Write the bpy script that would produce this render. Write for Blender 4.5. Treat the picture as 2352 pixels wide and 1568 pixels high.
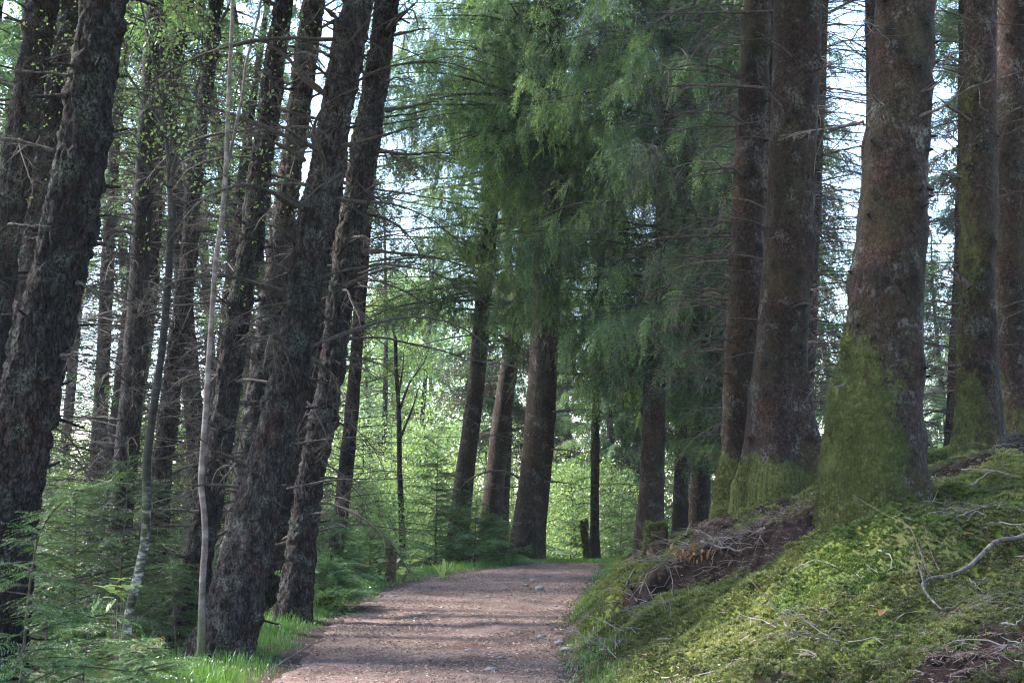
import bpy, math, random
import numpy as np

C = bpy.context.scene
for o in list(bpy.data.objects):
    bpy.data.objects.remove(o)

# ------------------------------------------------------------------ camera
F, CX, CY = 3267.0, 1176.0, 784.0        # focal length in the 2352 x 1568 picture grid used below
ZC = 1.25
PITCH = math.atan(359.0 / F)
cd = bpy.data.cameras.new('camera')
cd.sensor_width = 36.0
cd.lens = 36.0 * F / 2352.0
cd.clip_start, cd.clip_end = 0.1, 2000.0
cam = bpy.data.objects.new('camera', cd)
C.collection.objects.link(cam)
cam.location = (0, 0, ZC)
cam.rotation_euler = (math.pi / 2 + PITCH, 0, 0)
C.camera = cam

# ------------------------------------------------------------------ sky, sun, exposure
SUN_EL, SUN_AZ = math.radians(48), math.radians(-72)     # azimuth from +Y towards +X
w = bpy.data.worlds.new('World'); C.world = w; w.use_nodes = True
wn = w.node_tree
sky = wn.nodes.new('ShaderNodeTexSky')
sky.sky_type = 'NISHITA'; sky.sun_disc = False
sky.sun_elevation = SUN_EL; sky.sun_rotation = SUN_AZ
sky.air_density = 1.0; sky.dust_density = 0.4; sky.ozone_density = 1.0
bg = wn.nodes['Background']; bg.inputs['Strength'].default_value = 0.15
wn.links.new(sky.outputs[0], bg.inputs['Color'])
ld = bpy.data.lights.new('sun', 'SUN'); ld.energy = 2.9; ld.angle = math.radians(7.0); ld.color = (1.0, 0.97, 0.92)
sun = bpy.data.objects.new('sun', ld); C.collection.objects.link(sun)
sun.rotation_euler = (math.pi / 2 - SUN_EL, 0, math.pi - SUN_AZ)
sun.location = (0, 0, 30)
C.view_settings.view_transform = 'Standard'; C.view_settings.look = 'None'
C.view_settings.gamma = 1.0; C.view_settings.exposure = 2.8
cy = C.cycles
cy.max_bounces = 6; cy.diffuse_bounces = 4; cy.glossy_bounces = 2; cy.transmission_bounces = 3
cy.transparent_max_bounces = 4; cy.use_denoising = True; cy.use_adaptive_sampling = False; cy.filter_width = 1.2; cy.sample_clamp_indirect = 4.0; cy.caustics_reflective = False; cy.caustics_refractive = False
try:
    cy.denoiser = 'OPENIMAGEDENOISE'; cy.denoising_prefilter = 'ACCURATE'
except Exception:
    pass

# ------------------------------------------------------------------ small maths
rng = np.random.default_rng(11)
HAZE = 0.0004
CAMP = np.array([0, 0, ZC])
cp, sp_ = math.cos(PITCH), math.sin(PITCH)

def ray(px, py):
    a, b = (px - CX) / F, -(py - CY) / F
    return np.array([a, cp - b * sp_, sp_ + b * cp])

def W(px, py, d):
    r = ray(px, py)
    return CAMP + r * (d / r[1])

def _h(ix, iy, iz, seed):
    with np.errstate(over='ignore'):
        n = (ix.astype(np.uint32) * np.uint32(374761393) + iy.astype(np.uint32) * np.uint32(668265263)
             + iz.astype(np.uint32) * np.uint32(2147483647) + np.uint32(seed * 974711 + 12345))
        n = (n ^ (n >> np.uint32(13))) * np.uint32(1274126177)
        n = n ^ (n >> np.uint32(16))
    return n.astype(np.float64) / 4294967295.0

def vnoise(p, seed=0):
    p = np.asarray(p, float)
    i = np.floor(p).astype(np.int64); f = p - i
    f = f * f * (3 - 2 * f)
    r = 0
    for dx in (0, 1):
        wx = f[:, 0] if dx else 1 - f[:, 0]
        for dy in (0, 1):
            wy = f[:, 1] if dy else 1 - f[:, 1]
            for dz in (0, 1):
                wz = f[:, 2] if dz else 1 - f[:, 2]
                r = r + wx * wy * wz * _h(i[:, 0] + dx, i[:, 1] + dy, i[:, 2] + dz, seed)
    return r

def fbm(p, oct=3, seed=0):
    p = np.asarray(p, float); a, s, r = 1.0, 0.0, 0
    for k in range(oct):
        r = r + a * vnoise(p * (2.03 ** k) + 17.3 * k, seed + k); s += a; a *= 0.5
    return r / s

def sstep(a, b, x):
    t = np.clip((x - a) / (b - a), 0, 1)
    return t * t * (3 - 2 * t)

def nrm(v):
    v = np.asarray(v, float)
    return v / np.maximum(np.linalg.norm(v, axis=-1, keepdims=True), 1e-9)

# ------------------------------------------------------------------ mesh builder
class MB:
    def __init__(s):
        s.V, s.T, s.M, s.F, s.n = [], [], [], [], 0
    def add(s, V, Fc, mat=0, tint=0.0, moss=0.0):
        V = np.asarray(V, float); Fc = np.asarray(Fc, np.int64)
        s.V.append(V)
        s.T.append(np.broadcast_to(np.asarray(tint, float), (len(V),)))
        s.M.append(np.broadcast_to(np.asarray(moss, float), (len(V),)))
        s.F.append((Fc + s.n, mat)); s.n += len(V)
    def tube(s, pts, rad, sides=5, mat=0, tint=0.0, moss=0.0):
        pts = np.asarray(pts, float); n = len(pts)
        rad = np.broadcast_to(np.asarray(rad, float), (n,))
        t = nrm(np.gradient(pts, axis=0))
        ref = np.array([0.13, 0.31, 0.94]) if abs(t[0][2]) < 0.8 else np.array([0.9, 0.35, 0.1])
        u = nrm(np.cross(t, ref)); v = np.cross(t, u)
        a = np.arange(sides) * 2 * math.pi / sides
        V = pts[:, None, :] + rad[:, None, None] * (np.cos(a)[None, :, None] * u[:, None, :] + np.sin(a)[None, :, None] * v[:, None, :])
        i = np.arange(n - 1)[:, None] * sides; j = np.arange(sides)[None, :]; k = (j + 1) % sides
        Fc = np.stack([i + j, i + k, i + sides + k, i + sides + j], -1).reshape(-1, 4)
        s.add(V.reshape(-1, 3), Fc, mat, tint, moss)
        if sides > 4:
            e = np.arange(sides)
            base = s.n - sides
            c = np.mean(V[-1], axis=0)
            s.add(np.vstack([V[-1], c]), np.stack([e, (e + 1) % sides, np.full(sides, sides)], -1), mat, 0.0, 0.0)
    def build(s, name, mats, parent=None, smooth=True, shift=None):
        V = np.concatenate(s.V) if s.V else np.zeros((0, 3))
        if shift is None:
            shift = np.array(parent.location) if (parent is not None) else np.zeros(3)
            if parent is not None and parent.parent is not None:
                shift = shift + np.array(parent.parent.location)
        V = V - shift
        me = bpy.data.meshes.new(name)
        me.vertices.add(len(V)); me.vertices.foreach_set('co', V.astype(np.float32).ravel())
        li, lt, mi = [], [], []
        for Fc, m in s.F:
            li.append(Fc.ravel()); lt.append(np.full(len(Fc), Fc.shape[1])); mi.append(np.full(len(Fc), m))
        li = np.concatenate(li); lt = np.concatenate(lt); mi = np.concatenate(mi)
        ls = np.concatenate([[0], np.cumsum(lt)[:-1]])
        me.loops.add(len(li)); me.loops.foreach_set('vertex_index', li.astype(np.int32))
        me.polygons.add(len(lt))
        me.polygons.foreach_set('loop_start', ls.astype(np.int32))
        me.polygons.foreach_set('loop_total', lt.astype(np.int32))
        for m in (mats if isinstance(mats, (list, tuple)) else [mats]):
            me.materials.append(m)
        me.polygons.foreach_set('material_index', mi.astype(np.int32))
        me.polygons.foreach_set('use_smooth', np.full(len(lt), bool(smooth)))
        at = me.attributes.new('tint', 'FLOAT', 'POINT'); at.data.foreach_set('value', np.concatenate(s.T).astype(np.float32))
        at = me.attributes.new('moss', 'FLOAT', 'POINT'); at.data.foreach_set('value', np.concatenate(s.M).astype(np.float32))
        me.update(calc_edges=True)
        o = bpy.data.objects.new(name, me); C.collection.objects.link(o)
        if parent is not None:
            o.parent = parent
        return o

def tag(o, label=None, cat=None, group=None, kind=None):
    if label: o['label'] = label
    if cat: o['category'] = cat
    if group: o['group'] = group
    if kind: o['kind'] = kind
    return o

def empty(name, loc):
    o = bpy.data.objects.new(name, None); C.collection.objects.link(o)
    o.location = tuple(float(v) for v in loc); o.empty_display_size = 0.1
    return o

def copy_tree(root, loc, rz=0.0, sc=1.0, tilt=(0, 0)):
    r = root.copy(); C.collection.objects.link(r)
    r.location = tuple(float(v) for v in loc); r.rotation_euler = (tilt[0], tilt[1], rz); r.scale = (sc, sc, sc)
    for ch in list(root.children):
        c = ch.copy(); C.collection.objects.link(c); c.parent = r
    return r

# ------------------------------------------------------------------ materials
def newmat(name):
    m = bpy.data.materials.new(name); m.use_nodes = True
    nt = m.node_tree; nt.nodes.clear()
    out = nt.nodes.new('ShaderNodeOutputMaterial')
    return m, nt, out

def N(nt, t, **kw):
    n = nt.nodes.new(t)
    for k, v in kw.items():
        if k in n.inputs: n.inputs[k].default_value = v
        else: setattr(n, k, v)
    return n

def ramp(nt, fac, stops):
    r = nt.nodes.new('ShaderNodeValToRGB')
    el = r.color_ramp.elements
    while len(el) < len(stops): el.new(0.5)
    for e, (p, c) in zip(el, stops):
        e.position = p; e.color = (c[0], c[1], c[2], 1)
    nt.links.new(fac, r.inputs[0])
    return r.outputs[0]

def mix(nt, fac, a, b, blend='MIX'):
    m = nt.nodes.new('ShaderNodeMix'); m.data_type = 'RGBA'; m.blend_type = blend
    for s_, v in ((m.inputs[0], fac), (m.inputs[6], a), (m.inputs[7], b)):
        if hasattr(v, 'is_linked'): nt.links.new(v, s_)
        elif isinstance(v, (int, float)): s_.default_value = v
        else: s_.default_value = (*v, 1)
    return m.outputs[2]

def math_(nt, op, a, b=None, c=None):
    m = nt.nodes.new('ShaderNodeMath'); m.operation = op
    for i, v in enumerate((a, b, c)):
        if v is None: continue
        if hasattr(v, 'is_linked'): nt.links.new(v, m.inputs[i])
        else: m.inputs[i].default_value = v
    return m.outputs[0]

def coords(nt, scale=(1, 1, 1)):
    tc = nt.nodes.new('ShaderNodeTexCoord'); mp = nt.nodes.new('ShaderNodeMapping')
    mp.inputs['Scale'].default_value = scale
    nt.links.new(tc.outputs['Object'], mp.inputs[0])
    return mp.outputs[0]

def noise(nt, vec, scale, detail=4, rough=0.6, dist=0.0):
    n = N(nt, 'ShaderNodeTexNoise'); n.inputs['Scale'].default_value = scale
    n.inputs['Detail'].default_value = detail; n.inputs['Roughness'].default_value = rough; n.inputs['Distortion'].default_value = dist
    nt.links.new(vec, n.inputs['Vector'])
    return n.outputs[0]

def voro(nt, vec, scale, feature='F1', rnd=1.0):
    n = N(nt, 'ShaderNodeTexVoronoi'); n.feature = feature; n.inputs['Scale'].default_value = scale
    n.inputs['Randomness'].default_value = rnd
    nt.links.new(vec, n.inputs['Vector'])
    return n

def attr(nt, name):
    a = nt.nodes.new('ShaderNodeAttribute'); a.attribute_name = name
    return a.outputs['Fac']

def surf(nt, out, col, rough=0.85, spec=0.2, bump=None, bstr=0.5, bdist=0.01):
    b = nt.nodes.new('ShaderNodeBsdfPrincipled')
    nt.links.new(col, b.inputs['Base Color'])
    if hasattr(rough, 'is_linked'): nt.links.new(rough, b.inputs['Roughness'])
    else: b.inputs['Roughness'].default_value = rough
    b.inputs['Specular IOR Level'].default_value = spec
    if bump is not None:
        bn = nt.nodes.new('ShaderNodeBump'); bn.inputs['Strength'].default_value = bstr; bn.inputs['Distance'].default_value = bdist
        nt.links.new(bump, bn.inputs['Height']); nt.links.new(bn.outputs[0], b.inputs['Normal'])
    nt.links.new(b.outputs[0], out.inputs[0])
    return b

MOSS_A, MOSS_B, MOSS_C = (0.035, 0.04, 0.014), (0.10, 0.108, 0.032), (0.2, 0.195, 0.068)

def mat_bark_rough(name, lichen=0.5, dark=1.0):
    m, nt, out = newmat(name)
    v = coords(nt, (1, 1, 0.42))
    vv = coords(nt, (1, 1, 1))
    warp = noise(nt, v, 9, 3)
    n1 = noise(nt, v, 24, 7, 0.7, 0.6)
    wv = nt.nodes.new('ShaderNodeVectorMath'); wv.operation = 'MULTIPLY_ADD'
    nc = N(nt, 'ShaderNodeTexNoise'); nc.inputs['Scale'].default_value = 14; nc.inputs['Detail'].default_value = 4; nt.links.new(v, nc.inputs['Vector'])
    nt.links.new(nc.outputs['Color'], wv.inputs[0]); wv.inputs[1].default_value = (0.09, 0.09, 0.09); nt.links.new(v, wv.inputs[2])
    vo = voro(nt, wv.outputs[0], 34, 'DISTANCE_TO_EDGE')
    n2 = noise(nt, vv, 5.5, 4, 0.6)
    crack = ramp(nt, vo.outputs['Distance'], [(0.0, (0, 0, 0)), (0.16, (1, 1, 1))])
    col = ramp(nt, n1, [(0.32, tuple(dark * c for c in (0.022, 0.016, 0.015))), (0.48, tuple(dark * c for c in (0.066, 0.052, 0.05))),
                        (0.62, tuple(dark * c for c in (0.135, 0.112, 0.112))), (0.78, tuple(dark * c for c in (0.235, 0.19, 0.18)))])
    col = mix(nt, 0.6, col, mix(nt, 1.0, col, crack, 'MULTIPLY'))
    red = ramp(nt, noise(nt, vv, 3.2, 3), [(0.5, (1, 1, 1)), (0.72, (1.25, 0.85, 0.72))])
    col = mix(nt, 1.0, col, red, 'MULTIPLY')
    lf = ramp(nt, n2, [(0.56 - 0.06 * lichen, (0, 0, 0)), (0.66, (1, 1, 1))])
    lf2 = ramp(nt, noise(nt, vv, 60, 3), [(0.45, (0, 0, 0)), (0.6, (1, 1, 1))])
    lff = math_(nt, 'MULTIPLY', math_(nt, 'MULTIPLY', lf, lf2), 0.9 * lichen)
    col = mix(nt, lff, col, (0.16, 0.19, 0.15))
    oi = nt.nodes.new('ShaderNodeObjectInfo')
    tone = math_(nt, 'MULTIPLY_ADD', oi.outputs['Random'], 0.5, 0.75)
    damp = ramp(nt, noise(nt, coords(nt, (1, 1, 0.22)), 2.4, 4, 0.6), [(0.36, (0.5, 0.5, 0.52)), (0.58, (1.1, 1.08, 1.08))])
    col = mix(nt, 1.0, mix(nt, 1.0, col, damp, 'MULTIPLY'), tone, 'MULTIPLY')
    ms = math_(nt, 'MULTIPLY', attr(nt, 'moss'), 1.0)
    mcol = ramp(nt, noise(nt, vv, 40, 4), [(0.3, MOSS_A), (0.7, MOSS_B)])
    col = mix(nt, ms, col, mcol)
    hgt = math_(nt, 'ADD', math_(nt, 'MULTIPLY', n1, 1.0), math_(nt, 'MULTIPLY', crack, 0.35))
    surf(nt, out, col, 0.9, 0.15, hgt, 1.0, 0.035)
    return m

def mat_bark_scaly(name):
    m, nt, out = newmat(name)
    v = coords(nt, (1, 1, 0.75)); vv = coords(nt)
    n1 = noise(nt, v, 34, 6, 0.65, 0.4)
    vo = voro(nt, v, 48, 'DISTANCE_TO_EDGE')
    crack = ramp(nt, vo.outputs['Distance'], [(0.0, (0.25, 0.25, 0.25)), (0.12, (1, 1, 1))])
    col = ramp(nt, n1, [(0.3, (0.016, 0.011, 0.01)), (0.5, (0.054, 0.035, 0.029)), (0.66, (0.1, 0.07, 0.06)), (0.82, (0.165, 0.128, 0.117))])
    col = mix(nt, 0.8, col, mix(nt, 1.0, col, crack, 'MULTIPLY'))
    red = ramp(nt, noise(nt, vv, 2.6, 4), [(0.46, (1, 1, 1)), (0.66, (1.35, 0.75, 0.58))])
    col = mix(nt, 0.55, col, red, 'MULTIPLY')
    # pale crusty lichen
    lf = ramp(nt, noise(nt, vv, 4.3, 5, 0.65), [(0.54, (0, 0, 0)), (0.62, (1, 1, 1))])
    lf2 = ramp(nt, noise(nt, v, 45, 3), [(0.46, (0, 0, 0)), (0.56, (1, 1, 1))])
    lff = math_(nt, 'MULTIPLY', math_(nt, 'MULTIPLY', lf, lf2), 0.55)
    col = mix(nt, lff, col, (0.22, 0.22, 0.21))
    gf = ramp(nt, noise(nt, vv, 1.7, 3), [(0.45, (0, 0, 0)), (0.7, (1, 1, 1))])
    col = mix(nt, math_(nt, 'MULTIPLY', gf, 0.35), col, (0.075, 0.085, 0.03))
    damp = ramp(nt, noise(nt, coords(nt, (1, 1, 0.3)), 3.0, 4, 0.6), [(0.36, (0.55, 0.53, 0.52)), (0.6, (1.12, 1.1, 1.08))])
    col = mix(nt, 1.0, col, damp, 'MULTIPLY')
    kn = attr(nt, 'tint')
    col = mix(nt, kn, col, (0.016, 0.013, 0.011))
    mcol = ramp(nt, noise(nt, vv, 38, 5), [(0.28, MOSS_A), (0.55, MOSS_B), (0.78, MOSS_C)])
    mp_ = math_(nt, 'ADD', attr(nt, 'moss'), math_(nt, 'MULTIPLY_ADD', noise(nt, coords(nt, (1, 1, 0.5)), 17, 5, 0.7), 1.3, -0.72))
    col = mix(nt, ramp(nt, mp_, [(0.3, (0, 0, 0)), (0.62, (1, 1, 1))]), col, mcol)
    hgt = math_(nt, 'ADD', n1, math_(nt, 'MULTIPLY', crack, 0.3))
    surf(nt, out, col, 0.88, 0.15, hgt, 1.0, 0.022)
    return m

def mat_birch(name, light=1.0):
    m, nt, out = newmat(name)
    v = coords(nt, (1, 1, 2.6)); vv = coords(nt)
    n1 = noise(nt, v, 9, 5, 0.65)
    a = attr(nt, 'tint')       # 1 = white lower bark
    pale = ramp(nt, n1, [(0.40, (0.03, 0.027, 0.025)), (0.50, (0.12, 0.11, 0.10)), (0.6, (0.58, 0.54, 0.53))])
    dk = ramp(nt, n1, [(0.35, (0.014, 0.012, 0.012)), (0.6, (0.035, 0.032, 0.03)), (0.75, (0.075, 0.075, 0.065))])
    col = mix(nt, a, dk, pale)
    mcol = ramp(nt, noise(nt, vv, 30, 4), [(0.3, MOSS_A), (0.7, MOSS_B)])
    col = mix(nt, attr(nt, 'moss'), col, mcol)
    surf(nt, out, col, 0.85, 0.2, n1, 0.6, 0.008)
    return m

def mat_sapling(name):
    m, nt, out = newmat(name)
    v = coords(nt, (1, 1, 1.1)); vv = coords(nt)
    n1 = noise(nt, v, 11, 6, 0.65)
    col = ramp(nt, n1, [(0.33, (0.06, 0.042, 0.036)), (0.5, (0.14, 0.10, 0.088)), (0.66, (0.25, 0.22, 0.205))])
    mcol = ramp(nt, noise(nt, vv, 30, 4), [(0.3, MOSS_A), (0.7, MOSS_B)])
    col = mix(nt, attr(nt, 'moss'), col, mcol)
    surf(nt, out, col, 0.7, 0.3, n1, 0.3, 0.004)
    return m

def mat_wood(name, stops, scale=30, rough=0.85):
    m, nt, out = newmat(name)
    v = coords(nt)
    n1 = noise(nt, v, scale, 4, 0.65)
    col = ramp(nt, n1, stops)
    a = attr(nt, 'tint')
    col = mix(nt, math_(nt, 'MULTIPLY', a, 0.7), col, (0.27, 0.235, 0.22))
    col = mix(nt, attr(nt, 'moss'), col, MOSS_B)
    surf(nt, out, col, rough, 0.2, n1, 0.6, 0.006)
    return m

def mat_leaf(name, stops, trans=0.4, gloss=0.06, grough=0.45, vary=0.25):
    m, nt, out = newmat(name)
    a = attr(nt, 'tint')
    f = math_(nt, 'MULTIPLY_ADD', a, 0.5, 0.5)
    col = ramp(nt, f, stops)
    oi = nt.nodes.new('ShaderNodeObjectInfo')
    k = math_(nt, 'MULTIPLY_ADD', oi.outputs['Random'], vary, 1 - vary / 2)
    col = mix(nt, 1.0, col, k, 'MULTIPLY')
    d = nt.nodes.new('ShaderNodeBsdfDiffuse'); t = nt.nodes.new('ShaderNodeBsdfTranslucent'); g = nt.nodes.new('ShaderNodeBsdfGlossy')
    g.inputs['Roughness'].default_value = grough
    nt.links.new(col, d.inputs[0])
    tc = mix(nt, 1.0, col, (1.18, 1.25, 0.8), 'MULTIPLY')
    nt.links.new(tc, t.inputs[0])
    m1 = nt.nodes.new('ShaderNodeMixShader'); m1.inputs[0].default_value = trans
    nt.links.new(d.outputs[0], m1.inputs[1]); nt.links.new(t.outputs[0], m1.inputs[2])
    m2 = nt.nodes.new('ShaderNodeMixShader'); m2.inputs[0].default_value = gloss
    nt.links.new(m1.outputs[0], m2.inputs[1]); nt.links.new(g.outputs[0], m2.inputs[2])
    nt.links.new(m2.outputs[0], out.inputs[0])
    return m

BARK_L = mat_bark_rough('bark_plated', 0.9, 0.6)
BARK_FAR = mat_bark_rough('bark_far', 0.5, 0.42)
BARK_R = mat_bark_scaly('bark_scaly')
BIRCH = mat_birch('birch_bark')
SAPB = mat_sapling('sapling_bark')
DEADW = mat_wood('dead_wood', [(0.3, (0.02, 0.016, 0.014)), (0.5, (0.055, 0.044, 0.038)), (0.72, (0.09, 0.086, 0.07))], 45)
DEADR = mat_wood('dead_wood_brown', [(0.3, (0.03, 0.021, 0.017)), (0.52, (0.085, 0.06, 0.048)), (0.75, (0.2, 0.165, 0.14))], 45)
TWIGM = mat_wood('twig_wood', [(0.3, (0.045, 0.034, 0.031)), (0.5, (0.11, 0.088, 0.08)), (0.75, (0.26, 0.23, 0.215))], 25)
NEEDLE = mat_leaf('spruce_needles', [(0.0, (0.055, 0.043, 0.034)), (0.3, (0.06, 0.065, 0.042)), (0.48, (0.056, 0.09, 0.048)),
                                     (0.62, (0.082, 0.138, 0.06)), (0.82, (0.15, 0.225, 0.075)), (1.0, (0.22, 0.30, 0.085))], 0.42, 0.015, 0.5)
NEEDLE_PALE = mat_leaf('larch_needles', [(0.0, (0.11, 0.085, 0.065)), (0.3, (0.10, 0.11, 0.06)), (0.5, (0.10, 0.18, 0.08)),
                                         (0.75, (0.17, 0.28, 0.10)), (1.0, (0.27, 0.37, 0.13))], 0.5, 0.04)
HEML = mat_leaf('hemlock_needles', [(0.0, (0.08, 0.06, 0.04)), (0.4, (0.042, 0.08, 0.027)), (0.6, (0.08, 0.14, 0.04)),
                                    (0.8, (0.12, 0.22, 0.085)), (1.0, (0.22, 0.33, 0.08))], 0.35, 0.05, 0.4)
LEAF = mat_leaf('broad_leaves', [(0.0, (0.06, 0.10, 0.035)), (0.5, (0.12, 0.18, 0.06)), (0.8, (0.21, 0.29, 0.105)), (1.0, (0.32, 0.39, 0.15))], 0.5, 0.05, 0.4)
GRASSM = mat_leaf('grass_blades', [(0.0, (0.16, 0.13, 0.07)), (0.3, (0.06, 0.12, 0.03)), (0.6, (0.10, 0.20, 0.04)), (1.0, (0.19, 0.30, 0.06))], 0.4, 0.05, 0.4)
MOSSM = mat_leaf('moss_sprigs', [(0.0, (0.05, 0.043, 0.02)), (0.4, (0.08, 0.09, 0.034)), (0.7, (0.14, 0.155, 0.054)), (1.0, (0.26, 0.255, 0.095))], 0.3, 0.02, 0.6)
LITTER = mat_leaf('needle_litter', [(0.0, (0.06, 0.036, 0.03)), (0.5, (0.19, 0.125, 0.105)), (0.85, (0.36, 0.27, 0.23)), (1.0, (0.5, 0.4, 0.35))], 0.1, 0.04, 0.5)
MOSSG = mat_leaf('fresh_moss', [(0.0, (0.028, 0.04, 0.013)), (0.4, (0.055, 0.088, 0.025)), (0.7, (0.10, 0.145, 0.04)), (1.0, (0.18, 0.225, 0.065))], 0.3, 0.02, 0.6)
DRYLEAF = mat_leaf('dry_leaves', [(0.0, (0.10, 0.045, 0.02)), (0.5, (0.22, 0.11, 0.05)), (1.0, (0.36, 0.21, 0.1))], 0.3, 0.04, 0.5)

def mat_ground():
    m, nt, out = newmat('forest_floor')
    v = coords(nt)
    n1 = noise(nt, v, 14, 6, 0.7); n2 = noise(nt, v, 70, 4, 0.7); n3 = noise(nt, v, 2.2, 4)
    floor = ramp(nt, n2, [(0.3, (0.035, 0.025, 0.02)), (0.55, (0.09, 0.063, 0.05)), (0.75, (0.17, 0.125, 0.10))])
    moss = ramp(nt, n1, [(0.28, (0.05, 0.055, 0.015)), (0.5, (0.12, 0.135, 0.03)), (0.72, (0.22, 0.225, 0.055))])
    moss = mix(nt, ramp(nt, n3, [(0.42, (0, 0, 0)), (0.62, (1, 1, 1))]), moss, mix(nt, 1.0, moss, (0.65, 0.95, 0.75), 'MULTIPLY'))
    soil = ramp(nt, n1, [(0.3, (0.010, 0.007, 0.006)), (0.55, (0.035, 0.022, 0.019)), (0.8, (0.09, 0.06, 0.052))])
    col = mix(nt, attr(nt, 'moss'), floor, moss)
    col = mix(nt, attr(nt, 'tint'), col, soil)
    surf(nt, out, col, 0.95, 0.1, math_(nt, 'ADD', n1, math_(nt, 'MULTIPLY', n2, 0.6)), 1.0, 0.025)
    return m

def mat_path():
    m, nt, out = newmat('path_surface')
    v = coords(nt); vs = coords(nt, (1, 1, 1))
    n1 = noise(nt, v, 55, 6, 0.75); n2 = noise(nt, v, 1.6, 4, 0.6); n3 = noise(nt, v, 160, 3, 0.7)
    col = ramp(nt, n1, [(0.28, (0.07, 0.048, 0.043)), (0.46, (0.2, 0.13, 0.107)), (0.62, (0.30, 0.228, 0.2)), (0.78, (0.48, 0.41, 0.39))])
    tone = ramp(nt, n2, [(0.33, (0.5, 0.44, 0.42)), (0.5, (0.92, 0.9, 0.88)), (0.68, (1.2, 1.18, 1.17))])
    col = mix(nt, 1.0, col, tone, 'MULTIPLY')
    sp = ramp(nt, n3, [(0.3, (0.55, 0.5, 0.48)), (0.6, (1.1, 1.1, 1.1))])
    col = mix(nt, 0.8, col, sp, 'MULTIPLY')
    surf(nt, out, col, 0.9, 0.2, math_(nt, 'ADD', n1, math_(nt, 'MULTIPLY', n3, 0.5)), 1.0, 0.012)
    return m

GROUNDM, PATHM = mat_ground(), mat_path()
STONE = mat_wood('stone', [(0.3, (0.09, 0.082, 0.085)), (0.5, (0.18, 0.165, 0.168)), (0.72, (0.31, 0.29, 0.29))], 14, 0.75)
STUMPW = mat_wood('rotten_wood', [(0.3, (0.03, 0.017, 0.012)), (0.5, (0.085, 0.05, 0.033)), (0.72, (0.17, 0.11, 0.075))], 22, 0.9)
CONEM = mat_wood('cone_scales', [(0.3, (0.012, 0.008, 0.007)), (0.7, (0.05, 0.033, 0.026))], 40)

# ------------------------------------------------------------------ terrain
XL = ([-40, 0, 9.6, 11.8, 14.7, 18, 21.3, 23.3, 26, 28, 34, 60], [-1.4, -1.5, -1.66, -1.72, -1.87, -1.74, -1.41, -0.83, 0.0, 0.7, 3.5, 20])
XR = ([-40, 0, 9.6, 11.8, 13.75, 16.5, 21.8, 27.2, 30, 34, 60], [0.4, 0.4, 0.45, 0.48, 0.52, 0.78, 1.29, 1.78, 2.8, 5.6, 22.5])
SR = [0, .5, 1, 2, 3.5, 6, 12, 40, 200]
DR = [0, 6, 8, 9.5, 12, 15, 18, 24, 30, 60]
ZR = np.array([
    [0, .10, .25, .50, .90, 1.5, 2.6, 6.0, 16],
    [0, .12, .28, .58, 1.0, 1.6, 2.8, 6.5, 16],
    [0, .16, .36, .75, 1.2, 1.9, 3.1, 7.0, 16],
    [0, .25, .52, 1.0, 1.42, 2.05, 3.2, 7.0, 16],
    [0, .30, .62, 1.12, 1.5, 2.1, 3.2, 7.0, 16],
    [0, .34, .68, 1.2, 1.6, 2.2, 3.2, 7.0, 16],
    [0, .32, .62, 1.05, 1.5, 2.1, 3.0, 7.0, 16],
    [0, .2, .4, .75, 1.1, 1.7, 2.6, 6.0, 16],
    [0, .1, .2, .45, .8, 1.3, 2.2, 5.5, 16],
    [0, .1, .2, .4, .7, 1.2, 2.2, 5.5, 16]])
SL, ZL = [0, .3, .6, 1, 2, 4, 8, 20, 60, 200], [0, .02, -.01, -.09, -.27, -.7, -1.3, -2.6, -4, -2]

RIDGES = []      # (p0, p1, width, height) buttress roots and mounds under the trees

def base_z(x, y):
    x = np.asarray(x, float); y = np.asarray(y, float)
    sr = x - np.interp(y, *XR); sl = np.interp(y, *XL) - x
    prof = np.stack([np.interp(sr, SR, ZR[k]) for k in range(len(DR))])
    yi = np.clip(y, DR[0], DR[-1])
    k = np.clip(np.searchsorted(DR, yi, 'right') - 1, 0, len(DR) - 2)
    d0 = np.array(DR)[k]; d1 = np.array(DR)[k + 1]
    t = (yi - d0) / (d1 - d0); t = t * t * (3 - 2 * t) * 0.5 + t * 0.5
    idx = np.arange(prof.shape[1]) if prof.ndim > 1 else 0
    zr = prof[k, idx] * (1 - t) + prof[k + 1, idx] * t
    zl = np.interp(sl, SL, ZL)
    z = np.where(sr > 0, zr, np.where(sl > 0, zl, 0.0))
    z = z - 0.045 * np.maximum(y - 27.0, 0) * (y < 60) - 0.045 * 33 * (y >= 60)
    return z

def off_path(x, y):
    sr = x - np.interp(y, *XR); sl = np.interp(y, *XL) - x
    return np.maximum(sr, sl)

LEDGE = []       # the broken edge of the bank: turf torn away from a step of dark soil
def ledge_sd(x, y):
    sd = np.full(len(x), -9.0); best = np.full(len(x), 1e9); tt = np.zeros(len(x)); n = len(LEDGE) - 1
    for k in range(n):
        a, b = LEDGE[k], LEDGE[k + 1]; d = b - a; L = np.hypot(*d); nr_ = np.array([-d[1], d[0]]) / L
        t = np.clip(((x - a[0]) * d[0] + (y - a[1]) * d[1]) / L ** 2, 0, 1)
        q = np.hypot(x - a[0] - t * d[0], y - a[1] - t * d[1]); s_ = (x - a[0]) * nr_[0] + (y - a[1]) * nr_[1]
        m = q < best
        best = np.where(m, q, best); sd = np.where(m, np.sign(s_) * q, sd); tt = np.where(m, (k + t) / n, tt)
    return sd, sstep(0.0, 0.12, tt) * sstep(0.0, 0.12, 1 - tt)

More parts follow.
